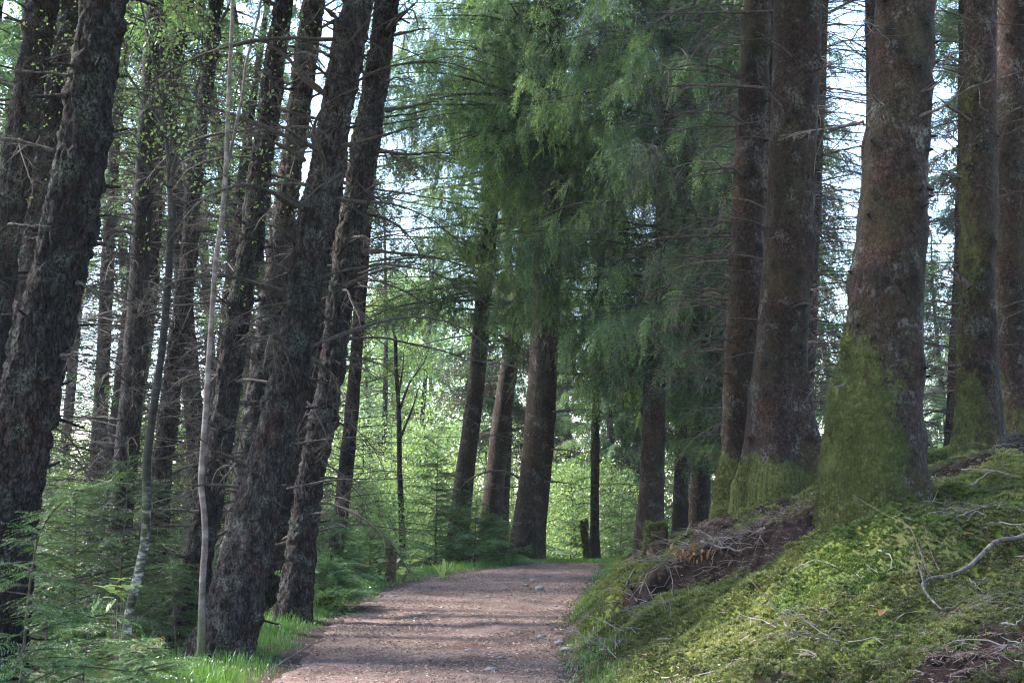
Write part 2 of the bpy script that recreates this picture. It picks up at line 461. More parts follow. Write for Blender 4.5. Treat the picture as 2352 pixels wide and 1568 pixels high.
def gz(x, y, fine=True):
    shp = np.shape(x)
    x = np.atleast_1d(np.asarray(x, float)).ravel(); y = np.atleast_1d(np.asarray(y, float)).ravel()
    z = base_z(x, y)
    m = sstep(0.0, 0.5, off_path(x, y))
    sr = x - np.interp(y, *XR)
    mr = sstep(0.0, 0.6, sr)
    p = np.stack([x, y, np.zeros_like(x)], -1)
    z = z + m * (0.16 * (fbm(p * 1.1, 3, 3) - 0.5) + 0.5 * sstep(4, 12, off_path(x, y)) * (fbm(p * 0.23, 3, 8) - 0.5))
    for p0, p1, wd, h in RIDGES:
        d = np.array(p1) - np.array(p0); L2 = max(d @ d, 1e-6)
        t = np.clip(((x - p0[0]) * d[0] + (y - p0[1]) * d[1]) / L2, 0, 1)
        q = (x - p0[0] - t * d[0]) ** 2 + (y - p0[1] - t * d[1]) ** 2
        z = z + h * (1 - 0.75 * t) * np.exp(-q / (wd * wd))
    if LEDGE:
        sd, fade = ledge_sd(x, y)
        z = z + 0.24 * sstep(-0.03, 0.10, sd + 0.10 * (fbm(p * 6, 2, 87) - 0.5)) * (1 - 0.85 * sstep(0.2, 1.5, sd)) * fade
    if fine:
        z = z + mr * 0.16 * (fbm(p * 2.6, 3, 61) - 0.5)
        lump = np.abs(fbm(p * 5.5, 2, 21) - 0.5) * 2
        z = z + mr * (0.10 * (0.35 - lump) + 0.06 * (fbm(p * 13, 2, 31) - 0.5)) + (1 - m) * 0.012 * (fbm(p * 6, 3, 41) - 0.5)
    return z.reshape(shp) if shp else float(z[0])

def G(px, py, y0=3.0, y1=60.0):
    """ground point seen at a picture position"""
    r = ray(px, py); ys = np.arange(y0, y1, 0.03)
    P_ = CAMP[None] + r[None] * (ys / r[1])[:, None]
    under = P_[:, 2] < gz(P_[:, 0], P_[:, 1], False)
    i = int(np.argmax(under)) if under.any() else len(ys) - 1
    return P_[i]

def seg_ridge(a, b, wd, h):
    RIDGES.append(((a[0], a[1]), (b[0], b[1]), wd, h))

# ------------------------------------------------------------------ trees: trunk and dead branches
class Trunk:
    pass

def catmull(t, y, tt):
    """smooth interpolation of columns of y over knots t"""
    y = np.asarray(y, float); m = np.gradient(y, t, axis=0)
    i = np.clip(np.searchsorted(t, tt, 'right') - 1, 0, len(t) - 2)
    h = (t[i + 1] - t[i]); s = (tt - t[i]) / h
    s = s[:, None]; h = h[:, None]
    return ((1 + 2 * s) * (1 - s) ** 2) * y[i] + s * (1 - s) ** 2 * h * m[i] + s * s * (3 - 2 * s) * y[i + 1] + s * s * (s - 1) * h * m[i + 1]

def make_trunk(mb, pts, d, top_z, ring=0.025, seg=44, rough=0.018, flare=0.5, moss=None, lobes=5, seed=0, knots=0, style='plate', stub=(0.02, 0.07), mat=0, white=None):
    """pts: (px, py, width) from top to bottom in the picture; the trunk stands at depth d."""
    pts = sorted(pts, key=lambda q: q[1])
    A = np.array([W(p[0], p[1], d) for p in pts]); R = np.array([p[2] * d / F / 2 * (0.93 if style == 'plate' else 0.955) for p in pts])
    # order bottom -> top
    A, R = A[::-1], R[::-1]
    gzb = gz(A[0][0], A[0][1], False)
    low = A[0].copy()
    if A[0][2] > gzb - 0.2:
        sl = (A[1] - A[0]) / max(A[1][2] - A[0][2], 1e-3)
        low = A[0] - sl * (A[0][2] - (gzb - 0.35))
        A = np.vstack([low, A]); R = np.concatenate([[R[0] * 1.05], R])
    zt = A[-1][2]
    sl = (A[-1] - A[-3 if len(A) > 3 else 0]) / (A[-1][2] - A[-3 if len(A) > 3 else 0][2])
    sl = sl * np.array([0.6, 0.6, 1.0])
    if top_z > zt + 0.5:
        n_up = 5
        zz = np.linspace(zt, top_z, n_up + 1)[1:]
        up = A[-1] + sl * (zz - zt)[:, None]
        ru = R[-1] + (0.025 - R[-1]) * (zz - zt) / (top_z - zt)
        A = np.vstack([A, up]); R = np.concatenate([R, ru])
    t = np.concatenate([[0], np.cumsum(np.linalg.norm(np.diff(A, axis=0), axis=1))])
    tt1 = np.arange(0, np.interp(zt + 0.3, A[:, 2], t), ring)
    tt2 = np.arange(tt1[-1] + ring, t[-1], 0.25)
    tt = np.concatenate([tt1, tt2])
    P_ = catmull(t, A, tt); r = catmull(t, R[:, None], tt)[:, 0]
    T = Trunk(); T.P, T.r = P_, np.maximum(r, 0.01); T.base = np.array([np.interp(gzb, P_[:, 2], P_[:, 0]), np.interp(gzb, P_[:, 2], P_[:, 1]), gzb])
    T.zt = zt
    tg = nrm(np.gradient(P_, axis=0))
    u = nrm(np.cross(np.array([0, 1.0, 0]), tg)); v = np.cross(tg, u)
    a = np.arange(seg) * 2 * math.pi / seg
    dirs = np.cos(a)[None, :, None] * u[:, None] + np.sin(a)[None, :, None] * v[:, None]
    hab = P_[:, 2] - gzb
    fl = flare * np.exp(-np.maximum(hab, 0) / (1.6 * R[0] + 0.08))
    ph = rng.uniform(0, 6.28)
    lob = 0.5 + 0.5 * np.cos(lobes * a + ph + 0.8 * np.sin(2 * a + ph))
    rr = T.r[:, None] * (1 + fl[:, None] * (0.25 + 0.9 * lob[None, :]))
    pos = P_[:, None] + rr[..., None] * dirs
    q = pos.reshape(-1, 3)
    if style == 'plate':
        n1 = fbm(q * np.array([22, 22, 7]), 3, seed); n2 = fbm(q * np.array([60, 60, 34]), 2, seed + 5); n3 = fbm(q * 3.0, 2, seed + 9)
        disp = rough * (2.1 * (np.minimum(np.abs(n1 - 0.5) * 5, 1.0) ** 0.7 - 0.72) + 1.5 * (n2 - 0.5) + 1.6 * (n3 - 0.5))
    else:
        n1 = fbm(q * np.array([30, 30, 22]), 3, seed); n3 = fbm(q * np.array([4, 4, 2.2]), 3, seed + 9)
        disp = rough * (0.8 * (n1 - 0.5) + 2.4 * (n3 - 0.5))
    fade = np.repeat(sstep(0.02, 0.06, T.r), seg)
    kn = np.zeros(len(q)); bul = np.zeros(len(q))
    T.knots = []
    if knots:
        nv = len(tt1)
        for k in range(knots):
            i = rng.integers(int(0.12 * nv), nv); j = rng.integers(0, seg)
            c = pos[i, j]; T.knots.append((c, dirs[i, j]))
            s_ = rng.uniform(0.02, 0.055)
            dd = ((q - c) * np.array([1, 1, 0.8])); d2 = (dd * dd).sum(1) / (s_ * s_)
            kn = np.maximum(kn, np.exp(-d2 * 0.9) * rng.uniform(0.7, 1)); bul += 0.022 * np.exp(-d2 / 3.2)
    ms = np.zeros(len(q))
    if moss is not None:
        hrel = (q[:, 2] - gzb) / moss['h']
        face = (dirs.reshape(-1, 3) @ nrm(np.array(moss.get('dir', (-0.9, -0.45, 0.0)))))
        nn = 0.5 * fbm(q * np.array([11, 11, 6]), 4, seed + 40) + 0.5 * (0.5 + 1.5 * (fbm(q * np.array([3.5, 3.5, 2.4]), 3, seed + 44) - 0.5))
        ms = sstep(0.26, 0.86, nn * 0.95 + 0.22 * face * moss.get('side', 1) + 0.5 * np.minimum(1 - hrel, 0.85) - 0.14 + moss.get('bias', 0) + 0.25 * np.exp(-np.maximum(q[:, 2] - gzb, 0) / 0.16))
        ms = ms * moss.get('amt', 1)
        disp = disp + ms * (0.008 + 0.03 * fbm(q * 22, 2, seed + 60) + 0.035 * (fbm(q * np.array([9, 9, 5]), 3, seed + 63) - 0.42))
    q = q + (disp * fade + bul)[:, None] * dirs.reshape(-1, 3)
    n = len(tt)
    i = np.arange(n - 1)[:, None] * seg; j = np.arange(seg)[None]; k = (j + 1) % seg
    Fc = np.stack([i + j, i + k, i + seg + k, i + seg + j], -1).reshape(-1, 4)
    tint = kn
    if white is not None:
        tint = np.repeat(1 - sstep(white[0], white[1], hab), seg)
    mb.add(q, Fc, mat, tint, ms)
    for c, dd in T.knots:          # the snapped stub left in each knot
        L_ = rng.uniform(*stub); up_ = np.array([0, 0, rng.uniform(-0.3, 0.5)])
        s_ = np.array([c + dd * x_ + up_ * x_ + rng.normal(0, 0.003, 3) for x_ in np.linspace(-0.01, L_, 5)])
        mb.tube(s_, rng.uniform(0.007, 0.014) * np.array([1.5, 1.1, 1.0, 0.85, 0.6]), 6, mat, 0.9 if style != 'plate' else 0.0, 0)
    T.Q, T.D, T.ms = q, dirs.reshape(-1, 3), ms
    return T

def at_z(T, z):
    return np.array([np.interp(z, T.P[:, 2], T.P[:, k]) for k in range(3)]), float(np.interp(z, T.P[:, 2], T.r))

def wander(p0, d0, L, n, curl, droop, rg):
    """polyline from p0 along d0, bending with droop and a random curl"""
    d = nrm(np.array(d0, float)); p = [np.array(p0, float)]; st = L / (n - 1)
    for k in range(n - 1):
        p.append(p[-1] + d * st)
        d = nrm(d + np.array([0, 0, -droop * (k + 1) / n]) + rg.normal(0, curl, 3))
    return np.array(p)

def add_branch(mb, pts, r0, rg, twigs=8, tw_len=0.25, sub=2, tint=0.0, sides=5, lumpy=0.25, moss=0.0, hang=0.1):
    n = len(pts); t = np.linspace(0, 1, n)
    rad = r0 * (1 - 0.8 * t) * (1 + lumpy * rg.uniform(-0.5, 1, n))
    rad = np.maximum(rad, 0.0016)
    mb.tube(pts, rad, sides, 0, tint, moss)
    L = np.linalg.norm(np.diff(pts, axis=0), axis=1).sum()
    tg = nrm(np.gradient(pts, axis=0))
    for k in range(twigs):
        f = rg.uniform(0.12, 1.0); x = f * (n - 1); i = min(int(x), n - 2)
        p = pts[i] + (pts[i + 1] - pts[i]) * (x - i)
        d = nrm(tg[i] * rg.uniform(0.2, 0.9) + rg.normal(0, 0.55, 3) * np.array([1, 1, 0.75]) + np.array([0, 0, -hang]))
        l = min(tw_len * rg.uniform(0.35, 1.2) * (1.15 - 0.5 * f), L * 0.6)
        q = wander(p, d, l, 5, 0.10, hang * 0.6, rg)
        mb.tube(q, np.linspace(max(0.0028, 0.42 * rad[i]), 0.0014, 5), 3, 0, tint, 0)
        for s_ in range(sub):
            j = rg.integers(1, 4)
            d2 = nrm((q[j + 1] - q[j]) + rg.normal(0, 0.012 + 0.25 * l, 3))
            mb.tube(wander(q[j], d2, l * rg.uniform(0.3, 0.6), 3, 0.1, 0.1, rg), [0.0022, 0.0016, 0.0012], 3, 0, tint, 0)

def hand_branch(root, d, px, r_px, mat, rg, dy=None, twigs=6, tw_len=0.2, tint=0.0, sub=1, T=None, lumpy=0.3):
    """a dead branch measured in the photograph; dy moves its tip nearer or farther than the trunk"""
    n = len(px)
    tip = rg.uniform(-0.6, 0.05) if dy is None else dy
    fr = at_z(T, W(px[0][0], px[0][1], d)[2])[1] * 0.85 if T is not None else 0.0
    K = np.array([W(p[0], p[1], d - fr + tip * (i / (n - 1))) for i, p in enumerate(px)])
    t = np.linspace(0, 1, n); tt = np.linspace(0, 1, 14)
    P_ = catmull(t, K, tt) if n > 2 else K[0] + (K[1] - K[0]) * tt[:, None]
    if n == 2:
        P_ = P_ + np.array([0, 0, 0.04]) * np.sin(tt * 3.14)[:, None] * np.linalg.norm(K[1] - K[0])
    P_ = P_ + np.concatenate([[np.zeros(3)], np.cumsum(rg.normal(0, 0.004, (13, 3)), 0)])
    mb = MB(); add_branch(mb, P_, r_px * d / F / 2, rg, twigs, tw_len, sub, tint, 6, lumpy)
    return mb.build('branch', mat, root)

def auto_branch(root, T, z, az, L, r0, elev, droop, mat, rg, twigs=7, tw_len=0.22, sub=1, tint=0.0, curl=0.06, n=12, lumpy=0.3):
    c, r = at_z(T, z)
    h = np.array([math.cos(az), math.sin(az), 0])
    d = h * math.cos(elev) + np.array([0, 0, math.sin(elev)])
    P_ = wander(c + h * r * 0.8, d, L, n, curl, droop, rg)
    mb = MB(); add_branch(mb, P_, r0, rg, twigs, tw_len, sub, tint, 5, lumpy)
    return mb.build('branch', mat, root)

# ------------------------------------------------------------------ foliage
def spray_T(npair, blen, bw, droop=0.25, ang=0.75, seed=1, stem=True):
    """a feathered twig of unit length along x: pairs of narrow blades"""
    rg = np.random.default_rng(seed); V, Q, t_ = [], [], []
    def blade(b, dr, L, wd, tv):
        dr = nrm(dr); s_ = nrm(np.cross(dr, np.array([rg.normal(0, 0.35), rg.normal(0, 0.35), 1.0])))
        k = len(V)
        V.extend([b, b + dr * L * 0.45 + s_ * wd / 2, b + dr * L, b + dr * L * 0.45 - s_ * wd / 2])
        Q.append((k, k + 1, k + 2, k + 3)); t_.extend([tv - 0.1, tv, tv + 0.15, tv])
    for i in range(npair):
        f = (i + 0.6) / (npair + 0.4)
        b = np.array([f, 0, -droop * f * f])
        for sd in (-1, 1):
            a = ang * rg.uniform(0.75, 1.25)
            dr = np.array([math.cos(a), sd * math.sin(a), -0.25 * f + rg.normal(0, 0.18)])
            blade(b, dr, blen * (1.15 - 0.55 * f) * rg.uniform(0.7, 1.2), bw * rg.uniform(0.8, 1.2), 0.10 * f)
    blade(np.array([0.9, 0, -droop * 0.81]), np.array([1, 0, -droop]), blen * 0.8, bw, 0.25)
    if stem:
        k = len(V); V.extend([np.array([0, -0.006, 0]), np.array([0, 0.006, 0]), np.array([0.95, 0.002, -droop * 0.9]), np.array([0.95, -0.002, -droop * 0.9])])
        Q.append((k, k + 1, k + 2, k + 3)); t_.extend([-0.9] * 4)
    return np.array(V), np.array(Q), np.array(t_)

def place(mb, T, O, X, Z, S, tint, mat=0):
    V, Q, tv = T
    X = nrm(X); Y = nrm(np.cross(Z, X)); Z = np.cross(X, Y)
    S = np.broadcast_to(np.asarray(S, float), (len(O),))
    W_ = (O[:, None] + S[:, None, None] * (V[None, :, 0:1] * X[:, None] + V[None, :, 1:2] * Y[:, None] + V[None, :, 2:3] * Z[:, None]))
    n, m = len(O), len(V)
    Fc = (Q[None] + (np.arange(n) * m)[:, None, None]).reshape(-1, Q.shape[1])
    tt = (np.asarray(tint)[:, None] + tv[None]).ravel()
    mb.add(W_.reshape(-1, 3), Fc, mat, np.clip(tt, -1, 1))

SPR = [spray_T(6, 0.30, 0.060, 0.25, 0.75, k) for k in range(3)]
SPR_C = [spray_T(7, 0.27, 0.06, 0.25, 0.75, k + 9, False) for k in range(3)]
SPR_V = [spray_T(5, 0.34, 0.062, 0.25, 0.75, k + 40) for k in range(4)]
SPR_F = [spray_T(11, 0.20, 0.035, 0.15, 0.9, k + 20) for k in range(3)]
SPR_N = [spray_T(16, 0.11, 0.028, 0.12, 1.15, k + 30) for k in range(3)]

def bough(mb, p0, az, L, elev, droop, rg, T, n_spr, s_len, hang, tint0, tip, mat=0, wood=1, r0=None, side=1.0, sec=0.0):
    h = np.array([math.cos(az), math.sin(az), 0]); n = 9
    d = h * math.cos(elev) + np.array([0, 0, math.sin(elev)])
    A = wander(p0, d, L, n, 0.05, droop, rg)
    r0 = r0 or 0.012 + 0.006 * L
    mb.tube(A, np.linspace(r0, 0.003, n), 4 if r0 > 0.01 else 3, wood, 0, 0)
    f = np.sort(rg.uniform(0.12, 1.0, n_spr)); x = f * (n - 1); i = np.minimum(x.astype(int), n - 2)
    O = A[i] + (A[i + 1] - A[i]) * (x - i)[:, None]
    tg = nrm(np.gradient(A, axis=0))[i]
    lat = nrm(np.cross(tg, np.array([0, 0, 1.0])))
    sgn = np.where(rg.random(n_spr) < 0.5, -1, 1)[:, None]
    X = tg * rg.uniform(0.3, 0.9, (n_spr, 1)) + side * lat * sgn * rg.uniform(0.35, 1.0, (n_spr, 1)) + np.array([0, 0, -1.0]) * (hang * rg.uniform(0.3, 1.5, (n_spr, 1))) + rg.normal(0, 0.12, (n_spr, 3))
    Z = np.array([0, 0, 1.0]) + rg.normal(0, 0.35, (n_spr, 3)) + tg * hang * 0.8
    S = s_len * rg.uniform(0.55, 1.25, n_spr) * (1.15 - 0.55 * f)
    tn = tint0 + rg.normal(0, 0.12, n_spr) + tip * sstep(0.55, 1.0, f)
    if sec > 0:                    # sprays sit on secondary twigs that leave the bough sideways and droop
        m = 6; ls = sec * rg.uniform(0.5, 1.3, n_spr) * (1.1 - 0.55 * f)
        t = np.linspace(0.2, 1.0, m)[None] + rg.uniform(-0.08, 0.08, (n_spr, m))
        Xn = nrm(X); dn = np.array([0, 0, -1.0])
        hg = (0.5 * hang * rg.uniform(0.4, 1.6, n_spr))
        O = (O[:, None] + Xn[:, None] * (ls[:, None] * t)[..., None] + dn * (ls[:, None] * hg[:, None] * t * t)[..., None]).reshape(-1, 3)
        X = (Xn[:, None] + dn * (2 * hg[:, None] * t)[..., None]).reshape(-1, 3) + rg.normal(0, 0.55, (n_spr * m, 3))
        Z = np.repeat(Z, m, 0) + rg.normal(0, 0.5, (n_spr * m, 3))
        S = s_len * rg.uniform(0.6, 1.3, n_spr * m); tn = np.repeat(tn, m) + rg.normal(0, 0.12, n_spr * m) + 0.15 * (t.ravel() - 0.5)
        n_spr = n_spr * m
    j = rg.integers(0, len(T), n_spr)
    for k in range(len(T)):
        s_ = j == k
        if s_.any(): place(mb, T[k], O[s_], X[s_], Z[s_], S[s_], tn[s_], mat)
    return A

def conifer_crown(mb, axis, z0, z1, rad, nb, rg, T=SPR, n_spr=34, s_len=0.38, hang=0.6, tint=(0.0, 0.15), tip=0.35, droop=0.10, elev=(-0.25, 0.25), az_rng=None, dead=0.0, wood=1, prof=None, low=1.0, fan=False, sec=0.0):
    for k in range(nb):
        f = (k + rg.random()) / nb
        z = z0 + (z1 - z0) * (f ** low); f = f ** low
        pr = prof(f) if prof else (1 - f) ** 0.75
        L = max(0.3, rad * pr * rg.uniform(0.65, 1.15))
        az = rg.uniform(0, 2 * math.pi) if az_rng is None else rg.uniform(*az_rng)
        if fan and math.cos(az - 4.71) > 0.7: az += rg.choice([-1.0, 1.0]) * rg.uniform(0.8, 1.3)      # few boughs point straight down the path
        c = axis(z)
        tn = rg.uniform(*tint)
        if rg.random() < dead * (1 - f): tn = -0.75
        bough(mb, c, az, L, rg.uniform(*elev), droop, rg, T, max(5, int(n_spr * L / rad)), s_len, hang, tn, tip if tn > -0.3 else 0, 0, wood, sec=sec)

def leaf_T():
    V = np.array([[0, 0, 0], [0.5, 0.36, 0.03], [1.0, 0, -0.1], [0.5, -0.36, 0.03]]); return V, np.array([(0, 1, 2, 3)]), np.zeros(4)
LEAF_T = leaf_T()

def leaf_cloud(mb, centers, spread, per, size, rg, tint=(0.0, 0.6), mat=0):
    n = len(centers) * per
    O = np.repeat(centers, per, 0) + rg.normal(0, 1, (n, 3)) * spread * np.array([1, 1, 0.6])
    X = rg.normal(0, 1, (n, 3)) + np.array([0, 0, -0.3]); Z = rg.normal(0, 0.7, (n, 3)) + np.array([0, 0, 1.0])
    tn = np.repeat(rg.uniform(tint[0], tint[1], len(centers)), per) + rg.normal(0, 0.15, n)
    place(mb, LEAF_T, O, X, Z, size * rg.uniform(0.6, 1.3, n), tn, mat)

# ------------------------------------------------------------------ mounds and roots, then the ground sheet
def gseg(a, b, wd, h):
    seg_ridge(G(*a), G(*b), wd, h)
_r = [((1910, 1300), (2140, 1284), 0.26, 0.12), ((2150, 1284), (1930, 1300), 0.26, 0.10), ((1900, 1262), (1800, 1320), 0.34, 0.14), ((2080, 1215), (2180, 1240), 0.38, 0.12), ((1700, 1105), (1560, 1190), 0.30, 0.22),
      ((1740, 1150), (1640, 1225), 0.26, 0.20), ((1800, 1140), (1900, 1120), 0.4, 0.12), ((1500, 1440), (1380, 1500), 0.35, 0.07),
      ((2250, 1085), (2170, 1110), 0.4, 0.14), ((1470, 1300), (1420, 1360), 0.4, 0.12)]
_rr = [(G(*a), G(*b), wd, h) for a, b, wd, h in _r]
for a, b, wd, h in _rr: seg_ridge(a, b, wd, h)

_e = [G(*q)[:2] for q in [(1470, 1402), (1535, 1362), (1600, 1338), (1680, 1312), (1760, 1288), (1850, 1258)]]
LEDGE.extend([np.array(q) for q in _e])
if ledge_sd(np.array([_e[2][0] - 0.2]), np.array([_e[2][1] + 0.6]))[0][0] < 0: LEDGE.reverse()
SOIL = [[(1880, 1112), (1780, 1160), (1700, 1210)], [(1850, 1215), (1720, 1245), (1600, 1268)], [(1520, 1300), (1620, 1280)], [(1835, 1225), (1740, 1262), (1650, 1285), (1560, 1322), (1500, 1352)], [(1500, 1352), (1440, 1390)], [(1455, 1262), (1470, 1285)],
        [(2352, 1470), (2270, 1520), (2190, 1568)], [(1850, 1150), (1720, 1235)], [(1560, 1215), (1650, 1245)], [(1780, 1568), (1745, 1562)],
        [(1400, 1495), (1330, 1520), (1290, 1530)], [(2140, 1095), (2200, 1060)], [(1480, 1330), (1560, 1300)], [(2330, 1000), (2352, 1040)]]
SOILW = [0.24, 0.2, 0.26, 0.26, 0.15, 0.22, 0.34, 0.36, 0.28, 0.1, 0.14, 0.4, 0.2, 0.5]
SOILP = [np.array([G(*p)[:2] for p in line]) for line in SOIL]

def soil_mask(x, y):
    m = np.zeros(len(x))
    p = np.stack([x, y, np.zeros_like(x)], -1); nz = fbm(p * 7, 3, 71)
    for P_, wd in zip(SOILP, SOILW):
        for a, b in zip(P_[:-1], P_[1:]):
            d = b - a; t = np.clip(((x - a[0]) * d[0] + (y - a[1]) * d[1]) / max(d @ d, 1e-6), 0, 1)
            q = np.hypot(x - a[0] - t * d[0], y - a[1] - t * d[1])
            m = np.maximum(m, 1 - sstep(0.6, 1.3, q / wd + (nz - 0.5) * 1.6))
    sd, fd = ledge_sd(x, y)
    m = np.maximum(m, fd * (1 - sstep(0.06, 0.2, np.abs(sd + 0.0 + 0.22 * (nz - 0.5)))))
    for (a, b, wd, h) in _rr[3:5]:         # the mossy buttress roots stay green
        d = b[:2] - a[:2]; t = np.clip(((x - a[0]) * d[0] + (y - a[1]) * d[1]) / max(d @ d, 1e-6), 0, 1)
        m = m * (1 - np.exp(-((x - a[0] - t * d[0]) ** 2 + (y - a[1] - t * d[1]) ** 2) / (0.6 * wd) ** 2))
    return m

def moss_mask(x, y):
    p = np.stack([x, y, np.zeros_like(x)], -1)
    sr = x - np.interp(y, *XR); sl = np.interp(y, *XL) - x
    n = fbm(p * 1.6, 3, 51)
    right = sstep(0.0, 0.25, sr + (n - 0.5) * 0.5) * (0.55 + 0.45 * sstep(0.3, 0.5, n)) * (1 - 0.7 * sstep(5, 9, sr))
    left = 0.6 * sstep(0.05, 0.5, sl) * (1 - sstep(1.0, 3.0, sl)) + 0.25 * sstep(1, 3, sl) + 0.7 * sstep(2, 5, sl) * sstep(34, 42, y)
    end = 0.7 * sstep(26.8, 27.6, y)
    return np.clip(np.maximum(np.maximum(right, left), end), 0, 1)

def axis_steps(segs):
    out = []
    for a, b, s in segs: out.append(np.arange(a, b, s))
    return np.concatenate(out + [[segs[-1][1]]])

xs = axis_steps([(-160, -40, 10), (-40, -12, 2), (-12, -4, 0.4), (-4, -0.0, 0.06), (0.0, 5.2, 0.028), (5.2, 12, 0.3), (12, 40, 2), (40, 160, 10)])
ys = axis_steps([(-40, 2, 3), (2, 4.4, 0.2), (4.4, 15.5, 0.032), (15.5, 30, 0.075), (30, 50, 0.5), (50, 200, 6)])
X_, Y_ = np.meshgrid(xs, ys)
xf, yf = X_.ravel(), Y_.ravel()
Zg = gz(xf, yf)
sm = soil_mask(xf, yf) * sstep(0.0, 0.2, off_path(xf, yf) + 0.15)
near = (yf < 40) & (np.abs(xf) < 14)
Zg = Zg - 0.07 * sm + sm * near * 0.10 * (fbm(np.stack([xf, yf, 0 * xf], -1) * 16, 3, 77) - 0.5) * 2
mm = moss_mask(xf, yf) * (1 - sm)
nx = len(xs)
i = np.arange(len(ys) - 1)[:, None] * nx; j = np.arange(nx - 1)[None]
mb = MB(); mb.add(np.stack([xf, yf, Zg], -1), np.stack([i + j, i + j + 1, i + nx + j + 1, i + nx + j], -1).reshape(-1, 4), 0, sm, mm)
tag(mb.build('ground', GROUNDM), kind='structure')

# the path: its own sheet, ragged where the verge grows over it
py_ = axis_steps([(2, 15, 0.03), (15, 30, 0.06), (30, 44, 0.3)])
u_ = np.linspace(-0.12, 1.12, 84)
Yp = np.repeat(py_, len(u_)); U = np.tile(u_, len(py_))
xl, xr = np.interp(Yp, *XL), np.interp(Yp, *XR)
Xp = xl + (xr - xl) * U
pp = np.stack([Xp, Yp, 0 * Xp], -1)
edge = np.minimum(U, 1 - U) * (xr - xl)
Zp = gz(Xp, Yp) + 0.012 + 0.02 * (fbm(pp * 10, 4, 5) - 0.5) + 0.014 * (fbm(pp * 34, 3, 6) - 0.5)
Zp = Zp - 0.10 * (1 - sstep(-0.16, 0.16, edge + 0.34 * (fbm(pp * 2.6, 4, 7) - 0.5)))
Zp = Zp - 0.25 * sstep(27.2, 28.2, Yp)
nx = len(u_)
i = np.arange(len(py_) - 1)[:, None] * nx; j = np.arange(nx - 1)[None]
mb = MB(); mb.add(np.stack([Xp, Yp, Zp], -1), np.stack([i + j, i + j + 1, i + nx + j + 1, i + nx + j], -1).reshape(-1, 4))
tag(mb.build('path', PATHM), kind='structure')
PATHZ = lambda x, y: gz(x, y) + 0.014

# ------------------------------------------------------------------ trees the photograph shows one by one
TREES = {}
def tree(key, name, label, cat, pts, d, bark, top, group=None, **kw):
    mb = MB()
    T = make_trunk(mb, pts, d, top, **kw)
    root = empty(name, T.base)
    tag(root, label, cat, group)
    mb.build('trunk', bark, root)
    T.root, T.d = root, d
    T.axis = lambda z: at_z(T, z)[0]
    TREES[key] = T
    return T

LG, RG = 'leaning pines along the left of the path', 'spruces on the mossy bank'
PLN = dict(style='plate', rough=0.015, knots=46, stub=(0.03, 0.22))
tree('L1', 'pine_tree', 'dark leaning pine at the top left corner of the picture', 'tree',
     [(103, 0, 72), (76, 150, 72), (50, 300, 74), (15, 520, 78), (-30, 820, 84), (-75, 1150, 95), (-110, 1420, 110)], 12, BARK_L, 15, LG, seed=1, **PLN)
tree('L2', 'pine_tree', 'thickest leaning pine at the left, flaky bark with green lichen', 'tree',
     [(240, 0, 106), (212, 180, 116), (180, 400, 124), (140, 600, 132), (92, 800, 140), (40, 1050, 146), (5, 1230, 160), (-25, 1420, 175)], 8.5, BARK_L, 14, LG, seed=2, ring=0.016, seg=72, **PLN)
tree('L2b', 'pine_tree', 'shadowed pine trunk half hidden behind the thick lichened pine at the left', 'tree',
     [(160, 0, 52), (130, 170, 58), (98, 400, 62), (62, 650, 66), (25, 900, 70), (-20, 1200, 80), (-50, 1400, 90)], 15, BARK_L, 16, LG, seed=3, **PLN)
tree('L3', 'pine_tree', 'pine just left of the dark birch stem, brown trunk with a mossy foot', 'tree',
     [(425, 40, 32), (390, 210, 36), (356, 400, 42), (350, 522, 43), (336, 690, 45), (317, 820, 46), (298, 960, 48), (285, 1100, 52), (270, 1290, 60)], 20, BARK_FAR, 17, LG, seed=4,
     moss=dict(h=1.2, amt=0.8), rough=0.018, style='plate')
tree('L4', 'pine_tree', 'pine with sky on both sides, right of the forked dark birch', 'tree',
     [(492, 60, 32), (480, 150, 34), (466, 250, 35), (452, 360, 36), (440, 480, 40), (436, 572, 42), (422, 690, 44), (402, 820, 46), (388, 955, 48), (375, 1045, 50), (364, 1180, 53), (352, 1330, 60)], 19, BARK_FAR, 17, LG, seed=5, **PLN)
tree('L5', 'pine_tree', 'pine immediately right of the slim pale sapling', 'tree',
     [(652, 0, 46), (630, 140, 48), (612, 300, 50), (595, 420, 53), (578, 540, 56), (560, 640, 57), (545, 740, 58), (530, 840, 58), (518, 940, 59), (502, 1040, 61), (483, 1145, 64), (457, 1278, 68), (440, 1410, 72), (430, 1490, 80)], 13.5, BARK_L, 15, LG, seed=6, **PLN)
tree('L6', 'pine_tree', 'pine trunk squeezed between two darker pines, showing beside the largest leaner', 'tree',
     [(722, 0, 58), (700, 150, 58), (681, 300, 58), (661, 433, 58), (646, 540, 60), (628, 680, 62), (606, 840, 66), (575, 1050, 68), (545, 1250, 74), (520, 1420, 84)], 15.5, BARK_L, 16, LG, seed=7, **PLN)
tree('L7', 'pine_tree', 'largest leaning pine beside the path, curving trunk behind the grass verge', 'tree',
     [(824, 0, 78), (796, 133, 80), (757, 333, 80), (733, 470, 82), (715, 540, 86), (698, 655, 88), (678, 790, 90), (652, 922, 93), (624, 1040, 97), (595, 1160, 107), (562, 1300, 120), (530, 1430, 132), (508, 1510, 150)], 11.3, BARK_L, 15, LG, seed=8, ring=0.018, seg=60, flare=0.25, **PLN)
